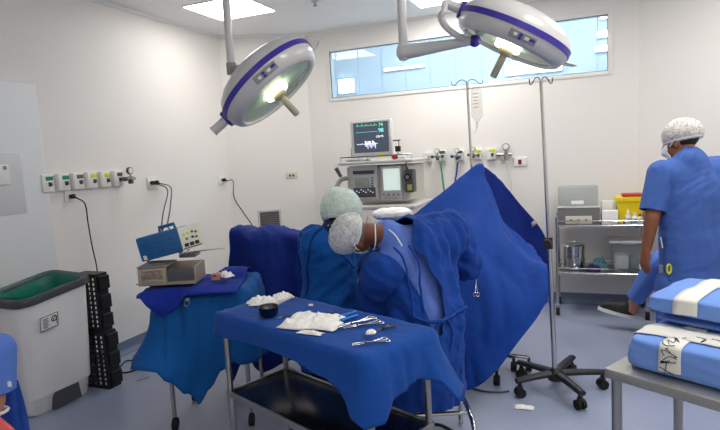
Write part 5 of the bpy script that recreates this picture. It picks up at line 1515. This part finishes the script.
def sole(mb, heel, d, s=1.0, up=UP, th=.024):
    d = V(d).normalized(); up = V(up); up = (up-d*up.dot(d)).normalized(); x = d.cross(up); pts = []
    for side in (1, -1):
        for i in range(13):
            t = i/12 if side > 0 else 1-i/12; w = (.036+.015*math.sin(PI*min(1, t*1.25))-(.022*max(0, t-.85)/.15))*s
            if t < .01 or t > .99: w *= .6
            pts.append((t*.285*s-.005, side*w))
    mb.prism(pts, th*s, frame(heel, d, x if d.cross(x).dot(up) > 0 else -x, up))

def tie(r, bv, pts, nm='tie', m=None, rad=.0055, lift=.004):
    mb = MB(); mb.tube(lay(bv, pts, lift), rad, 7); mb.build(nm, m or M_gown, r, 180)

def legs(mb, hips, knees, ankles, r0=.085, r1=.058, r2=.040):
    for h_, k_, a_ in zip(hips, knees, ankles): capsule(mb, h_, r0, k_, r1); capsule(mb, k_, r1, a_, r2)

# ---------------------------------------------------------------- surgeon nearest the camera: seated, bent over to one side
def surgeon_near():
    pel, wai, che, nek, hd = at(420, 352, 2.70), at(424, 315, 2.68), at(414, 256, 2.74), at(386, 235, 2.70), at(353.5, 235.5, 2.62)
    F1 = (RT*-.45+BK*.85-UP*.35).normalized()                     # chest direction
    ls, rs = at(383, 272, 2.62), at(449, 231, 2.90)
    le, lw_ = at(374, 305, 2.74), at(386, 262, 3.10)
    re, rw = at(466, 264, 2.98), at(438, 262, 3.16)
    lh, rh = pel+V((-.10, .02, 0)), pel+V((.08, .05, 0))
    foot = V((*pel[:2], 0))
    lk, rk = pel-RT*.10+BK*.25+UP*-.02, pel+RT*.10+BK*.28+UP*-.02
    la, ra = V((lk.x, lk.y, .10))+BK*.07+RT*.02, V((rk.x, rk.y, .10))-RT*.06+BK*.09
    seat = pel.z-.20
    r = thing('person', 'person in blue gown bent over the table, back to camera, small white sheer cap', 'person', V((pel.x, pel.y, 0)))
    fdir = (RT*-.30+BK*.62-UP*.72); udir = (RT*-.90-UP*.28+BK*.05)
    b = MB(); R, P, x, f, u = head(b, hd, fdir, udir, .93)
    capsule(b, P(0, -.02, -.05), .052, nek, .060); capsule(b, nek, .062, che, .105); capsule(b, che, .125, wai, .12, flat=(F1, .85)); capsule(b, wai, .12, pel, .135)
    capsule(b, ls, .058, che, .09); capsule(b, rs, .058, che, .09)
    for s_, e_, w_ in ((ls, le, lw_), (rs, re, rw)): capsule(b, s_, .052, e_, .043); capsule(b, e_, .043, w_, .030)
    hand(b, lw_, BK*.5-UP*.5+RT*.4, -UP+BK*.2, RT, 1, .9); hand(b, rw, BK*.5-RT*.5-UP*.4, -UP, -RT, 1, .9)
    legs(b, (lh, rh), (lk, rk), (la, ra))
    for a_ in (la, ra): capsule(b, a_, .04, a_+BK*.14-UP*.06, .032)
    link('body', skin_mesh(b, 'body', .0095, 5, (M_skind,)), r)
    eyes(r, P, R, .93); mask(r, P, R, s=.93)
    mb = MB(); mb.ell(P(0, -.018, .030), (.080*.93, .098*.93, .088*.93), R); 
    mb.build('hair', mat('grey_brown_hair', (96, 88, 84), rough=.7), r, 180)
    bouffant(r, P(0, -.012, .034), R, (.084*.93, .138*.93, .098*.93), M_capw, 5)
    # scrub top (paler, shows at the neck and in the opening of the gown)
    g = MB(); capsule(g, nek+(che-nek)*.05, .082, che, .135); capsule(g, che, .162, wai, .148, flat=(F1, .9)); capsule(g, wai, .148, pel+UP*.03, .155)
    for s_, e_ in ((ls, le), (rs, re)): capsule(g, che.lerp(s_, .6), .115, s_, .076); capsule(g, s_, .076, s_.lerp(e_, .5), .06)
    me = skin_mesh(g, 'scrub_top', .012, 10, (M_scrub,)); wrinkle(me, .005, che-wai, (4, 22), 3); link('scrub_top', me, r)
    # trousers and shoes
    g = MB(); capsule(g, pel-UP*.02, .145, pel+BK*.08, .13); legs(g, (lh, rh), (lk, rk), (la+UP*.05, ra+UP*.05), .105, .082, .062)
    me = skin_mesh(g, 'trousers', .013, 8, (M_scrub,)); link('trousers', me, r)
    for a_ in (la, ra):
        hl = V((a_.x, a_.y, .002))-BK*.05; mb = MB(); shoe(mb, hl, BK); sh = mb.build('shoe', M_black, r, 60); mb = MB(); sole(mb, hl, BK); mb.build('sole', M_white, sh)
    # gown: big loose body, sleeves, skirt falling past the stool
    g = MB(); capsule(g, nek.lerp(che, .35), .105, che, .165); capsule(g, che, .195, wai, .188, flat=(F1, .92)); capsule(g, wai, .188, pel, .20); capsule(g, pel, .20, V((pel.x, pel.y, .30))+BK*.05, .225)
    capsule(g, pel, .19, (lk+rk)/2+UP*.01, .17); capsule(g, (lk+rk)/2, .17, V(((lk+rk)/2).to_tuple()[:2]+(.36,)), .16)
    for s_, e_, w_ in ((ls, le, lw_), (rs, re, rw)): capsule(g, che.lerp(s_, .5), .150, s_, .100); capsule(g, s_, .098, e_, .080); capsule(g, e_, .080, e_.lerp(w_, .85), .05)
    me = skin_mesh(g, 'gown', .0125, 12, (M_gown,))
    ax = (nek-wai).normalized()
    wrinkle(me, .020, ax*.8+RT*.25, (2.0, 12), 8); wrinkle(me, .008, ax-RT*.6, (4, 24), 2)
    trim(me, [((0, 0, .27), (0, 0, -1), (pel.x, pel.y, .2), .8)])
    bv = bvh_of(me)
    # back opening from collar to below the waist
    def on(px, py): 
        d = ray(px, py).normalized(); h_ = bv.ray_cast(CO, d); return h_[0] if h_[0] else bv.find_nearest(at(px, py, 2.6))[0]
    path = [on(*q) for q in ((386, 226), (394, 240), (405, 252), (417, 268), (430, 290), (437, 312), (439, 330))]
    wid = [.125, .080, .046, .05, .046, .040, .02]
    pc = catmull(path, 8); wc = [wid[min(6, int(i/8))]*(1-(i % 8)/8)+wid[min(6, int(i/8)+1)]*((i % 8)/8) for i in range(len(pc))]
    bm = bmesh.new(); bm.from_mesh(me); kill = []
    for fc in bm.faces:
        c_ = fc.calc_center_median()
        if any((c_-p).length < w for p, w in zip(pc, wc)): kill.append(fc)
    bmesh.ops.delete(bm, geom=kill, context='FACES')
    for _ in range(8): bmesh.ops.smooth_vert(bm, verts=[v for v in bm.verts if v.is_boundary and v.co.z > .45], factor=.5, use_axis_x=True, use_axis_y=True, use_axis_z=True)
    bm.to_mesh(me); bm.free()
    me = solidify(me, .004, -1)
    go = link('gown', me, r)
    # ties hanging across the opening and the belt
    tie(go, bv, [on(394, 248), on(404, 262), on(408, 280), on(412, 300), on(414, 318)], 'neck_tie'); tie(go, bv, [on(408, 246), on(418, 262), on(420, 285), on(424, 312)], 'neck_tie')
    tie(go, bv, [on(470, 306), on(455, 313), on(443, 320), on(430, 322), on(415, 318)], 'belt', rad=.009); tie(go, bv, [on(446, 318), on(452, 332), on(450, 350)], 'belt_end', rad=.008); tie(go, bv, [on(440, 320), on(432, 335), on(430, 352)], 'belt_end', rad=.008)
    mb = MB(); mb.tube(lay(bvh_of(bpy.data.objects[r.children[3].name].data) if False else bv, [on(389, 230), on(394, 234), on(398, 239), on(402, 246)], .002), .004, 6); mb.build('collar_string', M_maskw, go, 180)
    return r, seat
near, seatn = surgeon_near()
c = near.location
stool(V((c.x, c.y, 0))+RT*.02, seatn, 'chrome stool with bent tube legs under the bent-over person in the blue gown', YAW, loop=True, rad=.125)

# ---------------------------------------------------------------- second surgeon, seated behind, green-white cap
def surgeon_far():
    pel, wai, che, nek, hd = at(333, 338, 3.10), at(331, 305, 3.10), at(330, 265, 3.12), at(333, 236, 3.12), at(342, 217, 3.14)
    F1 = (RT*.55+BK*.80-UP*.1).normalized()
    ls, rs = at(315, 243, 3.06), at(356, 240, 3.30)
    le, lw_ = at(322, 292, 3.12), at(352, 276, 3.36); re, rw = at(372, 270, 3.40), at(372, 255, 3.48)
    lk, rk = pel+BK*.24-RT*.18, pel+BK*.26+RT*.18
    la, ra = V((lk.x, lk.y, .10))+BK*.06, V((rk.x, rk.y, .10))+BK*.06
    r = thing('person', 'person in bright blue gown seated beyond the bent-over one, large pale green gathered cap', 'person', V((pel.x, pel.y, 0)))
    fdir = RT*.55+BK*.72-UP*.38; udir = UP*.88+RT*.12+BK*.30
    b = MB(); R, P, x, f, u = head(b, hd, fdir, udir, .93)
    capsule(b, P(0, -.02, -.05), .052, nek, .058); capsule(b, nek, .062, che, .10); capsule(b, che, .12, wai, .115, flat=(F1, .85)); capsule(b, wai, .115, pel, .125)
    for s_, e_, w_ in ((ls, le, lw_), (rs, re, rw)): capsule(b, che.lerp(s_, .5), .08, s_, .055); capsule(b, s_, .052, e_, .042); capsule(b, e_, .042, w_, .030)
    hand(b, lw_, RT*.6+BK*.4, -UP, BK-RT*.2, .95, .9); hand(b, rw, BK*.6-UP*.3-RT*.3, -UP, -RT, .95, .9)
    lh, rh = pel-RT*.09, pel+RT*.09; legs(b, (lh, rh), (lk, rk), (la, ra))
    for a_ in (la, ra): capsule(b, a_, .04, a_+BK*.13-UP*.06, .032)
    link('body', skin_mesh(b, 'body', .0095, 5, (M_skin,)), r)
    eyes(r, P, R, .93); mask(r, P, R, s=.93)
    mb = MB(); mb.ell(P(0, -.020, .030), (.079*.93, .098*.93, .088*.93), R); mb.build('hair', M_hair, r, 180)
    bouffant(r, P(0, -.018, .038), R, (.118, .134, .132), M_cap, 2, puff=.012, drop=.70)
    g = MB(); capsule(g, nek+UP*.028, .074, nek-UP*.02, .088); capsule(g, nek-UP*.005, .080, che, .125); capsule(g, che, .14, wai, .132, flat=(F1, .9))
    for s_ in (ls, rs): capsule(g, che.lerp(s_, .3), .105, s_, .066)
    link('scrub_top', skin_mesh(g, 'scrub_top', .012, 10, (M_navy,)), r)
    g = MB(); capsule(g, pel-UP*.02, .14, pel+BK*.06, .12); legs(g, (lh, rh), (lk, rk), (la+UP*.05, ra+UP*.05), .10, .078, .06)
    link('trousers', skin_mesh(g, 'trousers', .013, 8, (M_navy,)), r)
    for a_ in (la, ra):
        hl = V((a_.x, a_.y, .002))-BK*.05; mb = MB(); shoe(mb, hl, BK, .95); sh = mb.build('shoe', M_black, r, 60); mb = MB(); sole(mb, hl, BK, .95); mb.build('sole', M_white, sh)
    g = MB(); capsule(g, che+UP*.035, .135, wai, .165, flat=(F1, .92)); capsule(g, wai, .165, pel, .18); capsule(g, pel, .18, V((pel.x, pel.y, .36)), .20)
    for s_, e_, w_ in ((ls, le, lw_), (rs, re, rw)): capsule(g, che.lerp(s_, .5), .115, s_, .082); capsule(g, s_, .086, e_, .082); capsule(g, e_, .080, e_.lerp(w_, .9), .046)
    me = skin_mesh(g, 'gown', .0125, 10, (M_gownb,)); wrinkle(me, .019, (nek-wai)*1.0+RT*.35, (2.3, 12), 4); wrinkle(me, .009, RT+UP*.4, (4, 22), 6)
    trim(me, [((0, 0, .32), (0, 0, -1), (pel.x, pel.y, .25), .8)])
    bv = bvh_of(me)
    go = link('gown', me, r)
    def on(px, py):
        d = ray(px, py).normalized(); h_ = bv.ray_cast(CO, d); return h_[0] if h_[0] else bv.find_nearest(at(px, py, 3.0))[0]
    tie(go, bv, [on(322, 226), on(314, 236), on(309, 252), on(307, 275), on(306, 296)], 'back_tie', M_draped, .006)
    tie(go, bv, [on(336, 246), on(344, 258), on(354, 268), on(362, 272)], 'sleeve_seam', M_gownb, .004)
    return r, pel.z-.175
far, seatf = surgeon_far()
far.location += BK*.03
stool(V((far.location.x, far.location.y, 0)), seatf, 'round stool under the person with the pale green cap', 0, False, .15)

# ---------------------------------------------------------------- standing person at the trolley, back to the camera
def stander():
    D = 3.25
    c0 = at(700, 230, D)
    pel = V((*at(705, 262, D)[:2], .80)); 
    hip_z = .80
    nek, hd = at(689, 160, D-.03), at(680, 142, D+.03)
    che = at(691, 195, D); wai = at(690, 238, D)
    ls, rs = at(662, 175, D-.01), at(728, 171, D+.06)
    le, lw_ = at(652, 217, D-.03), at(646.5, 249, D+.03); re, rw = at(738, 222, D+.1), at(730, 255, D+.25)
    lh, rh = at(676, 285, D), at(708, 285, D+.02)
    la, ra = V((lh.x-.01, lh.y, .09)), V((rh.x+.02, rh.y+.02, .09))
    lk, rk = lh.lerp(la, .5)+BK*.015, rh.lerp(ra, .5)+BK*.015
    F1 = (BK*.95-RT*.3).normalized()
    r = thing('person', 'person standing with back turned by the trolley, white sheer cap and blue scrubs', 'person', V((che.x, che.y, 0)))
    b = MB(); fdir = BK*.80-RT*.60-UP*.22; udir = UP*.95+BK*.18-RT*.05
    R, P, x, f, u = head(b, hd, fdir, udir, .96)
    capsule(b, P(0, -.02, -.05), .055, nek, .060); capsule(b, nek, .062, che, .11); capsule(b, che, .14, wai, .125, flat=(F1, .75)); capsule(b, wai, .13, (lh+rh)/2, .135, flat=(F1, .85))
    for s_, e_, w_ in ((ls, le, lw_), (rs, re, rw)): capsule(b, che.lerp(s_, .5)+UP*.02, .085, s_, .058); capsule(b, s_, .054, e_, .043); capsule(b, e_, .044, w_, .029)
    hand(b, lw_, -UP*.95+BK*.12-RT*.05, RT*.8+BK*.2, BK, 1.0, .55); hand(b, rw, BK*.6-UP*.5, -RT, UP, 1.0, .6)
    legs(b, (lh, rh), (lk, rk), (la, ra), .095, .062, .042)
    for a_ in (la, ra): capsule(b, a_, .042, a_+BK*.14-UP*.055, .032)
    link('body', skin_mesh(b, 'body', .0072, 4, (M_skin,)), r)
    eyes(r, P, R, .96); mask(r, P, R, s=.96)
    mb = MB(); mb.ell(P(0, -.020, .030), (.081*.96, .096*.96, .086*.96), R); mb.build('hair', M_hair, r, 180)
    bouffant(r, P(0, -.022, .040), R, (.094, .116, .102), M_capm, 9, puff=.010)
    # scrub shirt
    hem = at(690, 277, D).z
    g = MB(); capsule(g, nek+UP*.008, .070, nek-UP*.05, .10); capsule(g, nek-UP*.03, .100, che+UP*.02, .17, flat=(F1, .9)); capsule(g, che, .195, wai, .182, flat=(F1, .72)); capsule(g, wai, .182, (lh+rh)/2-UP*.02, .19, flat=(F1, .76)); capsule(g, (lh+rh)/2-UP*.02, .19, (lh+rh)/2-UP*.2, .19, flat=(F1, .76))
    for s_ in (ls, rs): capsule(g, che.lerp(s_, .5)+UP*.04, .115, s_, .082)
    me = skin_mesh(g, 'scrub_shirt', .012, 9, (M_scrubm,))
    wrinkle(me, .010, UP*.9+RT*.25, (2.2, 11), 6); wrinkle(me, .005, UP*.5+RT, (5, 24), 9)
    trim(me, [((0, 0, hem), (0, 0, -1), (che.x, che.y, hem), 1.0)])
    bv = bvh_of(me); me = solidify(me, .004, -1); sh = link('scrub_shirt', me, r)
    for s_, e_ in ((ls, le), (rs, re)):
        g = MB(); capsule(g, s_-(e_-s_)*.02, .083, e_, .074); m2 = skin_mesh(g, 'sleeve', .010, 6, (M_scrubm,)); wrinkle(m2, .006, e_-s_, (3, 16), 4)
        q = s_.lerp(e_, .86); trim(m2, [(q, e_-s_+UP*-.05, e_, .2)]); link('sleeve', solidify(m2, .004, -1), sh)
    # roll of yellow tape and a grey badge on the hem pocket
    def on(px, py, lift=.006):
        d = ray(px, py).normalized(); h_ = bv.ray_cast(CO, d); q = h_[0] if h_[0] else bv.find_nearest(at(px, py, D))[0]; return q-d*lift
    cc = on(669, 269, .012)
    mb = MB(); mb.tube([cc+(RT*.012*math.cos(t*PI/9)+UP*.028*math.sin(t*PI/9)) for t in range(18)], .0055, 8, closed=True); mb.build('yellow_tape_roll', M_yellow, sh, 180)
    mb = MB(); mb.box(on(662, 269, .008), (.032, .012, .05), .004, rz=YAW); mb.build('badge', M_grey, sh)
    mb = MB(); a_ = on(652, 238, .010); mb.tube([a_, on(653, 246, .012), on(652, 249, .012)], .004, 7, 5); mb.build('earphone_string', M_white, sh, 180)
    # trousers
    g = MB(); capsule(g, (lh+rh)/2+UP*.06, .145, (lh+rh)/2-UP*.02, .14, flat=(F1, .85)); legs(g, (lh, rh), (lk, rk), (la+UP*.02, ra+UP*.02), .112, .088, .078)
    me = skin_mesh(g, 'trousers', .012, 8, (M_scrubm,)); wrinkle(me, .008, UP, (3, 18), 2)
    trim(me, [((0, 0, la.z+.005), (0, 0, -1), (la.x, la.y, la.z), .8)]); link('trousers', solidify(me, .003, -1), r)
    for a_ in (la, ra):
        hl = V((a_.x, a_.y, .002))-BK*.05; mb = MB(); shoe(mb, hl, BK-RT*.1, .98); s_ = mb.build('shoe', M_black, r, 60); mb = MB(); sole(mb, hl, BK-RT*.1, .98); mb.build('sole', M_white, s_)
    return r
stander()

# ---------------------------------------------------------------- person sitting behind the standing one: leg and shoe stretched out
def sitter():
    D = 4.55
    heel, toe = ony(634, 318.5, 4.62), ony(597, 309, 4.66)
    ank = ony(633.5, 301, 4.60); kn = ony(661, 262, 4.44)
    pel = V((1.04, 4.36, .54)); wai, che, nek, hd = pel+UP*.16-RT*.04, pel+UP*.32-RT*.10, pel+UP*.46-RT*.18, pel+UP*.58-RT*.26
    k2 = V((.66, 4.30, .54)); 
    heel2 = onz(661, 324, .0); heel2 = V((heel2.x+.09, heel2.y-.62, .003)); a2 = heel2+UP*.095+RT*.03
    F1 = (-RT*.9+BK*.3).normalized()
    hp1, hp2 = pel+BK*.09, pel-BK*.09
    r = thing('person', 'person seated behind the standing one, only a pale blue trouser leg and black shoe showing', 'person', V((pel.x, pel.y, 0)))
    b = MB(); R, P, x, f, u = head(b, hd, F1-UP*.2, UP+F1*.1, .95)
    capsule(b, P(0, -.02, -.05), .053, nek, .058); capsule(b, nek, .06, che, .11); capsule(b, che, .13, wai, .12, flat=(F1, .8)); capsule(b, wai, .12, pel, .135)
    arms = []
    for q in (-1, 1):
        s_ = che+UP*.10+BK*q*.17; e_ = s_-UP*.26+F1*.06; w_ = e_+F1*.10-UP*.02-BK*q*.12; arms.append((s_, e_, w_))
        capsule(b, che.lerp(s_, .5), .085, s_, .056); capsule(b, s_, .052, e_, .042); capsule(b, e_, .042, w_, .03); hand(b, w_, F1-BK*q*.2, -UP, -BK*q, .95, .5)
    legs(b, (hp1, hp2), (kn, k2), (ank, a2), .09, .058, .036)
    fd = (toe-heel).normalized()
    capsule(b, ank, .036, ank.lerp(heel, .6), .034); capsule(b, ank.lerp(heel, .5), .032, heel.lerp(toe, .55)+UP*.02, .03); capsule(b, a2, .036, a2+F1*.10-UP*.05, .03)
    link('body', skin_mesh(b, 'body', .009, 4, (M_skinl,)), r)
    eyes(r, P, R, .95); mask(r, P, R, s=.95); bouffant(r, P(0, -.02, .036), R, (.10, .12, .11), M_capw, 15)
    g = MB(); capsule(g, nek-UP*.02, .08, che, .13); capsule(g, che, .155, wai, .15, flat=(F1, .85)); capsule(g, wai, .15, pel-UP*.02, .165)
    for s_, e_, w_ in arms: capsule(g, che.lerp(s_, .5), .105, s_, .078); capsule(g, s_, .076, s_.lerp(e_, .7), .066)
    link('scrub_shirt', skin_mesh(g, 'scrub_shirt', .013, 8, (M_scrubl,)), r)
    g = MB(); capsule(g, pel, .15, pel+F1*.05, .14); legs(g, (hp1, hp2), (kn, k2), (ank.lerp(kn, .10), a2+UP*.04), .108, .086, .066)
    me = skin_mesh(g, 'trousers', .011, 7, (M_scrubl,)); wrinkle(me, .007, kn-ank, (3, 18), 3)
    trim(me, [(ank.lerp(kn, .09), ank-kn, ank, .16)]); link('trousers', solidify(me, .003, -1), r)
    L = (toe-heel).length/.285
    up_ = UP
    mb = MB(); shoe(mb, heel, fd, L); s_ = mb.build('shoe', M_black, r, 60); s_['label'] = 'black slip-on shoe with thick white sole'
    mb = MB(); sole(mb, heel, fd, L, UP, .030); mb.build('sole', M_white, s_)
    fd2 = (-RT*.8-BK*.5).normalized(); 
    mb = MB(); shoe(mb, heel2, fd2, .95); s_ = mb.build('shoe', mat('shoe_grey', (120, 126, 122), rough=.6), r, 60); s_['label'] = 'grey shoe flat on the floor'
    mb = MB(); sole(mb, heel2, fd2, .95); mb.build('sole', M_white, s_)
    return r, pel
sit, pel = sitter()
stool(V((pel.x, pel.y, 0)), pel.z-.20, 'round stool under the person sitting behind the standing one', .3, False, .16)

# ---------------------------------------------------------------- person at the edge of the view: one leg in, coral shoe on the stool rail
def edge_person():
    kn = at(-6, 352, 2.46); ank = at(-4, 402, 2.46); heel = at(-30, 428, 2.44); toe = at(9, 446, 2.40)
    pel = kn-RT*.36-BK*.30+UP*.02; pel.z = kn.z+.0
    F1 = (RT*.62+BK*.78)
    F1.normalize(); S1 = V((F1.y, -F1.x, 0))
    pel = kn-F1*.42+UP*.02; pel += S1*-.10
    wai, che, nek, hd = pel+UP*.18, pel+UP*.37, pel+UP*.55+F1*.02, pel+UP*.71+F1*.05
    k2 = kn-S1*.24-F1*.16; a2 = V((k2.x, k2.y, ank.z+.01))-F1*.02
    r = thing('person', 'person mostly out of view beside the bin, pale blue trouser leg and coral shoe showing', 'person', V((pel.x, pel.y, 0)))
    hp1, hp2 = pel+S1*.09, pel-S1*.09
    b = MB(); R, P, x, f, u = head(b, hd, F1-UP*.1, UP, .95)
    capsule(b, P(0, -.02, -.05), .053, nek, .058); capsule(b, nek, .06, che, .11); capsule(b, che, .13, wai, .12, flat=(F1, .8)); capsule(b, wai, .12, pel, .135)
    arms = []
    for q in (-1, 1):
        s_ = che+UP*.10+S1*q*.17; e_ = s_-UP*.26+F1*.02; w_ = e_+F1*.20-UP*.05-S1*q*.08; arms.append((s_, e_, w_))
        capsule(b, che.lerp(s_, .5), .085, s_, .056); capsule(b, s_, .052, e_, .042); capsule(b, e_, .042, w_, .03); hand(b, w_, F1-S1*q*.3, -UP, -S1*q, .95, .5)
    legs(b, (hp1, hp2), (kn, k2), (ank, a2), .09, .058, .038)
    fd = (toe-heel).normalized()
    capsule(b, ank, .038, heel+fd*.10+UP*.04, .032); capsule(b, a2, .038, a2+F1*.10-UP*.05, .03)
    link('body', skin_mesh(b, 'body', .009, 4, (M_skinl,)), r)
    eyes(r, P, R, .95); mask(r, P, R, s=.95); bouffant(r, P(0, -.02, .036), R, (.10, .12, .11), M_capw, 25)
    g = MB(); capsule(g, nek-UP*.02, .08, che, .13); capsule(g, che, .155, wai, .15, flat=(F1, .85)); capsule(g, wai, .15, pel-UP*.02, .165)
    for s_, e_, w_ in arms: capsule(g, che.lerp(s_, .5), .105, s_, .078); capsule(g, s_, .076, s_.lerp(e_, .7), .066)
    link('scrub_shirt', skin_mesh(g, 'scrub_shirt', .013, 8, (M_scrubl,)), r)
    g = MB(); capsule(g, pel, .15, pel+F1*.05, .14); legs(g, (hp1, hp2), (kn, k2), (ank, a2), .105, .088, .080)
    me = skin_mesh(g, 'trousers', .011, 7, (M_scrubl,)); wrinkle(me, .005, UP, (3, 16), 3)
    hz = at(10, 390, 2.46).z
    trim(me, [((0, 0, hz), (0, 0, -1), (ank.x, ank.y, hz), .5)]); tr = link('trousers', solidify(me, .003, -1), r)
    mb = MB(); q = at(9.5, 384, 2.37); mb.box(q, (.016, .004, .024), .001, rz=YAW); mb.build('tag', M_white, tr)
    s = .96
    mb = MB(); shoe(mb, heel, fd, s); s_ = mb.build('shoe', M_coral, r, 60); s_['label'] = 'coral red shoe with dark sole'; mb = MB(); sole(mb, heel, fd, s); mb.build('sole', M_dgrey, s_)
    mb = MB(); mb.tube([ank+V((.042*math.cos(t*PI/6), .042*math.sin(t*PI/6), -.045)) for t in range(12)], .008, 6, closed=True); mb.build('sock_edge', M_white, s_, 180)
    h2 = a2-UP*.09-F1*.05; mb = MB(); shoe(mb, h2, F1, s); s_ = mb.build('shoe', M_coral, r, 60); mb = MB(); sole(mb, h2, F1, s); mb.build('sole', M_dgrey, s_)
    return r, pel, heel, F1, kn
edge, pel, eh, F1, kn = edge_person()
r = stool(V((pel.x, pel.y, 0)), pel.z-.20, 'tall stool with a blue cover under the person beside the bin', 0, False, .17)
# blue cover of the stool: hangs beside the leg
q = [(1, 384, 2.62), (10, 386, 2.64), (20, 388, 2.66)]
G = [[at(-14, 372, 2.62), at(0, 374, 2.62), at(10, 376, 2.63), at(18, 380, 2.64)], [at(-14, 395, 2.60), at(2, 395, 2.60), at(14, 397, 2.61), at(24, 400, 2.62)], [at(-14, 420, 2.58), at(2, 420, 2.58), at(17, 420, 2.59), at(29, 424, 2.6)], [at(-14, 470, 2.56), at(4, 470, 2.56), at(20, 470, 2.57), at(36, 476, 2.58)]]
o = sheet('foot_drape', G, 6, cloth('cover_blue', (44, 84, 180)), amp=.006, f=(2, 20), seed=2); tag(o, 'mid-blue cloth hanging beside the coral shoe in front of the bin', 'drape')
